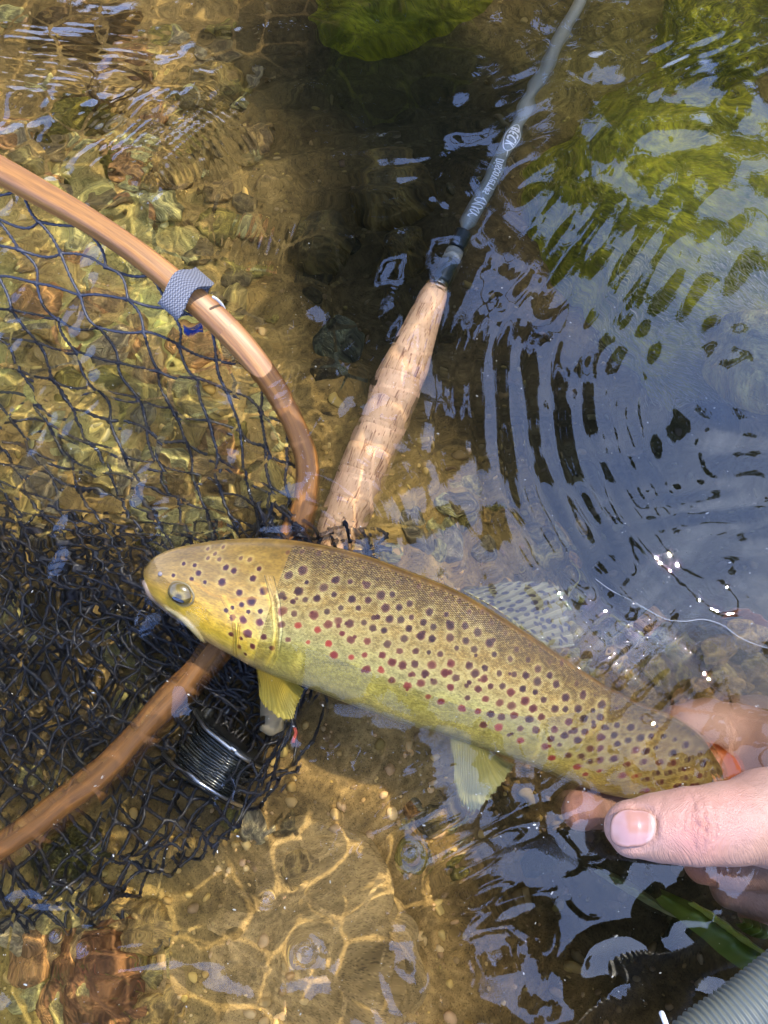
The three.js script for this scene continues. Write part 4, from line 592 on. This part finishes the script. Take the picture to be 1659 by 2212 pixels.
// ------------------------------------------------------------------ small things
const lineMat = std(lin(0.3, 0.31, 0.32), 0.3);
tag(mesh('leader_line', tube([[1285, 1250, 0.0004], [1320, 1275, 0.0006], [1365, 1298, 0.0004], [1400, 1318, 0.0007], [1440, 1338, 0.0005], [1480, 1342, 0.0006], [1520, 1338, 0.0005], [1560, 1350, 0.0007], [1600, 1378, 0.0005], [1659, 1400, 0.0005], [1740, 1410, 0.0005]].map((h) => at(...h)), 0.00009, 120, 6), lineMat, scene), 'fine pale leader line curling on the water right of the dorsal fin', 'fishing line');
{ // ribbed grey hose at the corner
  const o = thing('ribbed_hose', 'pale grey ribbed tube crossing the bottom right corner', 'hose');
  const a = at(1480, 2290, 0.03), b = at(1740, 2080, 0.03), d = b.clone().sub(a), L = d.length(), r = 0.0080, n = 900;
  mesh('tube', sweep([a.clone().addScaledVector(d, -1.6).add(V(0, 0.05, 0.06)), a.clone().addScaledVector(d, -0.7).add(V(0, 0.012, 0.012)), a, a.clone().addScaledVector(d, 0.5), b, a.clone().addScaledVector(d, 1.8), a.clone().addScaledVector(d, 4).add(V(0, -0.02, 0.05))], 40, n * 3, (th, t) => { const q = r * (1 + 0.035 * Math.sin(t * L * 5.7 / 0.0015 * 6.283 + th)); return [Math.cos(th) * q, Math.sin(th) * q]; }), std(lin(0.085, 0.09, 0.066), 0.5, { clearcoat: 0.1 }), o);
  mesh('thread', tube([[1428, 2185, 0.034], [1434, 2200, 0.036], [1440, 2216, 0.034]].map((h) => at(...h)), 0.0008, 10, 8), std(lin(0.55, 0.55, 0.5), 0.6), o);
}
const bubbleLabels = ['largest air bubble, ringed, above the sandstone slab', 'ringed air bubble above sand right of the net', 'small bubble between the net rim and the largest bubble', 'small bubble above the red rock at lower left', 'tiny bubble beside the red rock, lower of two', 'left bubble of the touching trio on dark water', 'right bubble of the touching trio on dark water', 'lowest and smallest bubble of the touching trio', 'clear bubble sitting on the flank of the trout'];
bubbleSpots.forEach(([x, y, r], i) => {
  const p = at(x, y, i === 8 ? 0.0035 : 0.0), R = r * PX; if (i === 8) p.copy(onFish(x, y, 0.0005));
  tag(mesh('air_bubble', new THREE.SphereGeometry(R, 28, 20), new THREE.MeshPhysicalMaterial({ transmission: 1, thickness: 0, roughness: 0.02, ior: 1.5, color: lin(0.98, 0.98, 0.98) }), scene, p), bubbleLabels[i], 'bubble', 'air bubbles on the water');
});
{ // green water weed under the fingers
  const blade = (name, label, pts, w, c) => { const cv = new THREE.CatmullRomCurve3(pts.map((h) => at(...h))), T = V(); tag(mesh(name, grid(8, 40, (u, v, o) => { cv.getPoint(v, o); cv.getTangent(v, T); const s = new THREE.Vector3().crossVectors(T, V(0, 1, 0)).normalize(), k = w * Math.sin(Math.PI * clamp(0.08 + v * 0.95)) ** 0.6; return o.addScaledVector(s, (u - 0.5) * 2 * k).add(V(0, 0.0035 * Math.cos((u - 0.5) * 5) + 0.0015 * Math.sin(v * 30 + u * 3), 0)); }), new THREE.MeshPhysicalMaterial({ color: c, roughness: 0.5, transmission: 0.3, thickness: 0, side: THREE.DoubleSide }), scene), label, 'water plant'); };
  blade('weed_blade', 'broad green weed blade under water below the fingers', [[1420, 1930, -0.05], [1500, 1980, -0.035], [1580, 2040, -0.03], [1659, 2090, -0.03], [1740, 2120, -0.035]], 0.0052, lin(0.075, 0.13, 0.008));
  blade('weed_blade', 'narrow yellow green weed blade nearest to the fingers', [[1490, 1945, -0.03], [1550, 1985, -0.026], [1610, 2030, -0.024], [1680, 2080, -0.024]], 0.0014, lin(0.25, 0.30, 0.03));
  blade('weed_blade', 'short bright weed blade at the right edge', [[1600, 1990, -0.03], [1640, 2010, -0.026], [1700, 2025, -0.026]], 0.0028, lin(0.16, 0.22, 0.02));
  blade('weed_blade', 'faint green weed stem trailing toward the net', [[1285, 1880, -0.06], [1340, 1910, -0.058], [1400, 1945, -0.055], [1470, 1990, -0.05]], 0.002, lin(0.16, 0.2, 0.08));
  blade('fallen_leaf', 'reddish brown leaf under water at the right edge', [[1560, 1330, -0.03], [1600, 1318, -0.028], [1640, 1335, -0.03], [1690, 1370, -0.034]], 0.0022, lin(0.36, 0.13, 0.05));
}
{ // specks drifting on the water
  const n = 900, I = new THREE.InstancedMesh(new THREE.IcosahedronGeometry(1, 0), std(lin(0.75, 0.74, 0.68), 0.8), n), M = new THREE.Matrix4(), q = new THREE.Quaternion(), e = new THREE.Euler();
  for (let i = 0; i < n; i++) { const p = at(rr(0, 1659), rr(500, 2212), rr(-0.012, -0.0008)), r = 0.00008 + 0.00022 * Math.pow(rnd(), 4); M.compose(p, q.setFromEuler(e.set(rnd() * 6, rnd() * 6, 0)), V(r * rr(1, 3), r, r)); I.setMatrixAt(i, M); }
  I.name = 'floating_specks'; tag(I, 'pale specks drifting just below the water surface', null, null, 'stuff'); scene.add(I);
}

// ------------------------------------------------------------------ unseen bank trees; leaves added to darken reflections and shade the water
const bark = std(lin(0.09, 0.07, 0.05), 0.9), leafMats = std(lin(1, 1, 1), 0.6, { transmission: 0.25, thickness: 0, side: THREE.DoubleSide });
const leafGeo = grid(2, 4, (u, v, o) => o.set((u - 0.5) * 0.9 * Math.sin(Math.PI * clamp(0.05 + v * 0.95)), 0.12 * Math.abs(u - 0.5), v - 0.5));
function tree(label, foot, top, leaves) {          // leaves: list of [point, size]
  const t = thing('bank_tree', label, 'tree'); t.position.copy(foot);
  mesh('trunk', tube([V(0, -0.3, 0), top.clone().sub(foot).multiplyScalar(0.35).add(V(0.1, 0.3, 0)), top.clone().sub(foot).multiplyScalar(0.7), top.clone().sub(foot)], (q) => 0.16 * (1 - 0.85 * q), 30, 10), bark, t);
  const I = new THREE.InstancedMesh(leafGeo, leafMats, leaves.length), M = new THREE.Matrix4(), q = new THREE.Quaternion(), e = new THREE.Euler();
  leaves.forEach(([p, s], i) => { M.compose(p.clone().sub(foot), q.setFromEuler(e.set(rr(-0.9, 0.9), rr(0, 6.28), rr(-0.9, 0.9))), V(s, s, s)); I.setMatrixAt(i, M); const k = rr(0.6, 1.2); I.setColorAt(i, lin(0.05 * k, 0.085 * k, 0.018 * k)); });
  I.name = 'crown'; I.userData.kind = 'stuff'; t.add(I);
  for (let k = 0; k < 5; k++) { const a = leaves[(rnd() * leaves.length) | 0]?.[0]; if (a) mesh('limb', tube([top.clone().sub(foot).multiplyScalar(0.45 + 0.1 * k), a.clone().sub(foot).lerp(top.clone().sub(foot), 0.4).add(V(0, 0.2, 0)), a.clone().sub(foot)], (q) => 0.05 * (1 - 0.8 * q), 12, 6), bark, t); }
}
function cloudOfLeaves(n, c, r, size, lumps) { const out = [], L = []; for (let k = 0; k < lumps; k++) { const d = V(rr(-1, 1), rr(-1, 1), rr(-1, 1)).normalize().multiplyScalar(Math.pow(rnd(), 0.4)); L.push([V(c.x + d.x * r.x, c.y + d.y * r.y, c.z + d.z * r.z), rr(0.25, 0.5)]); } for (let i = 0; i < n; i++) { const [p, k] = L[(rnd() * lumps) | 0], d = V(rr(-1, 1), rr(-1, 1), rr(-1, 1)).normalize().multiplyScalar(Math.pow(rnd(), 0.5) * k); out.push([V(p.x + d.x * r.x, p.y + d.y * r.y, p.z + d.z * r.z), size * rr(0.7, 1.3)]); } return out; }
tree('broad dark tree on the far bank', V(-1.6, 0.2, -6.5), V(-1.4, 6.8, -6.2), cloudOfLeaves(9000, V(-1.6, 5.0, -6.0), V(2.6, 2.7, 1.6), 0.16, 40));
tree('second tree on the far bank', V(2.2, 0.2, -7.4), V(2.3, 7.4, -7.2), cloudOfLeaves(9000, V(2.2, 5.3, -7.0), V(2.4, 2.9, 1.6), 0.16, 40));
const overhead = [], leafAt = (x0, y0, x1, y1, n, L0, L1, s, clump) => { for (let i = 0; i < n; i++) { const X = rr(x0, x1), Y = rr(y0, y1); if (clump !== undefined ? fbm(X * 0.0052, 9, Y * 0.0042, 2) < clump : fbm(X * 0.004, 5, Y * 0.004, 3) > (X < 700 ? 0.6 : 0.26)) continue; const p = at(X, Y, 0), d = rayOf(X, Y); d.y *= -1; if (d.dot(SUN) > 0.992) continue; overhead.push([p.addScaledVector(d, rr(L0, L1)), s * rr(0.7, 1.3)]); } };  // leaves added along reflected rays to hide the sky mirrored there
leafAt(-200, -200, 560, 1150, 3800, 4.6, 6.4, 0.17); leafAt(-200, 1150, 640, 1800, 3600, 4.6, 6.4, 0.17, 0.0); leafAt(-200, 1800, 1040, 2400, 3300, 4.6, 6.4, 0.17); leafAt(1230, 1440, 1700, 1760, 420, 4.6, 6, 0.14); leafAt(500, 1500, 960, 1800, 420, 4.6, 6.4, 0.15); leafAt(560, -200, 1120, 330, 1100, 5, 6.4, 0.17); leafAt(880, 1780, 1020, 2400, 160, 4.6, 6, 0.15); leafAt(560, 330, 800, 1150, 1500, 4.8, 6.2, 0.15, -0.1); leafAt(800, 330, 1050, 1150, 1300, 4.8, 6.2, 0.15, 0.02); leafAt(1000, 120, 1500, 500, 1100, 5, 6.2, 0.15, -0.12); leafAt(1000, 480, 1350, 1250, 1000, 5, 6.2, 0.14, 0.14); leafAt(1350, 300, 1750, 1250, 900, 5, 6.2, 0.14, 0.2);
tree('leafy tree leaning over from the left bank', V(-4.6, 0.2, -1.4), V(-2.9, 6.8, -1.6), overhead.concat(cloudOfLeaves(5000, V(-2.7, 6.0, -1.5), V(1.2, 1.7, 2.2), 0.14, 36)));
{ // added right-bank tree, out of view: leaves set along sun rays for shade
  const out = [], shade = [[1380, 1180, 190, 160], [1250, 1020, 190, 130], [1560, 2100, 130, 120], [800, 600, 130, 160], [880, 300, 120, 120], [1480, 1060, 150, 120], [700, 150, 200, 100]];
  for (const [x, y, rx, ry] of shade) { const n = Math.round(rx * ry / 130); for (let i = 0; i < n; i++) { const a = rr(0, 6.28), q = Math.sqrt(rnd()), p = at(x + Math.cos(a) * rx * q, y + Math.sin(a) * ry * q, -0.1); out.push([p.addScaledVector(SUN, rr(3.4, 4.6)), rr(0.03, 0.055)]); } }
  // added leaves, in place of the angler, mirrored dark at the bottom
  const mirror = (x, y, rx, ry, n, L0, L1, s) => { for (let i = 0; i < n; i++) { const a = rr(0, 6.28), q = Math.sqrt(rnd()), X = x + Math.cos(a) * rx * q, Y = y + Math.sin(a) * ry * q, p = at(X, Y, 0), d = rayOf(X, Y); d.y *= -1; if (d.dot(SUN) < 0.992) out.push([p.addScaledVector(d, rr(L0, L1)), s * rr(0.7, 1.3)]); } };
  mirror(1500, 2170, 330, 130, 900, 4, 5, 0.16); mirror(1640, 1960, 130, 120, 200, 4, 5, 0.16); mirror(1060, 2200, 130, 90, 120, 4, 5, 0.14); mirror(1160, 1960, 70, 50, 22, 4, 5, 0.12); mirror(860, 2150, 110, 70, 60, 4, 5, 0.13);
  tree('tree on the right bank with branches over the water', V(4.2, 0.3, 1.2), V(3.2, 5.6, 0.2), out);
}
renderer.render(scene, camera);
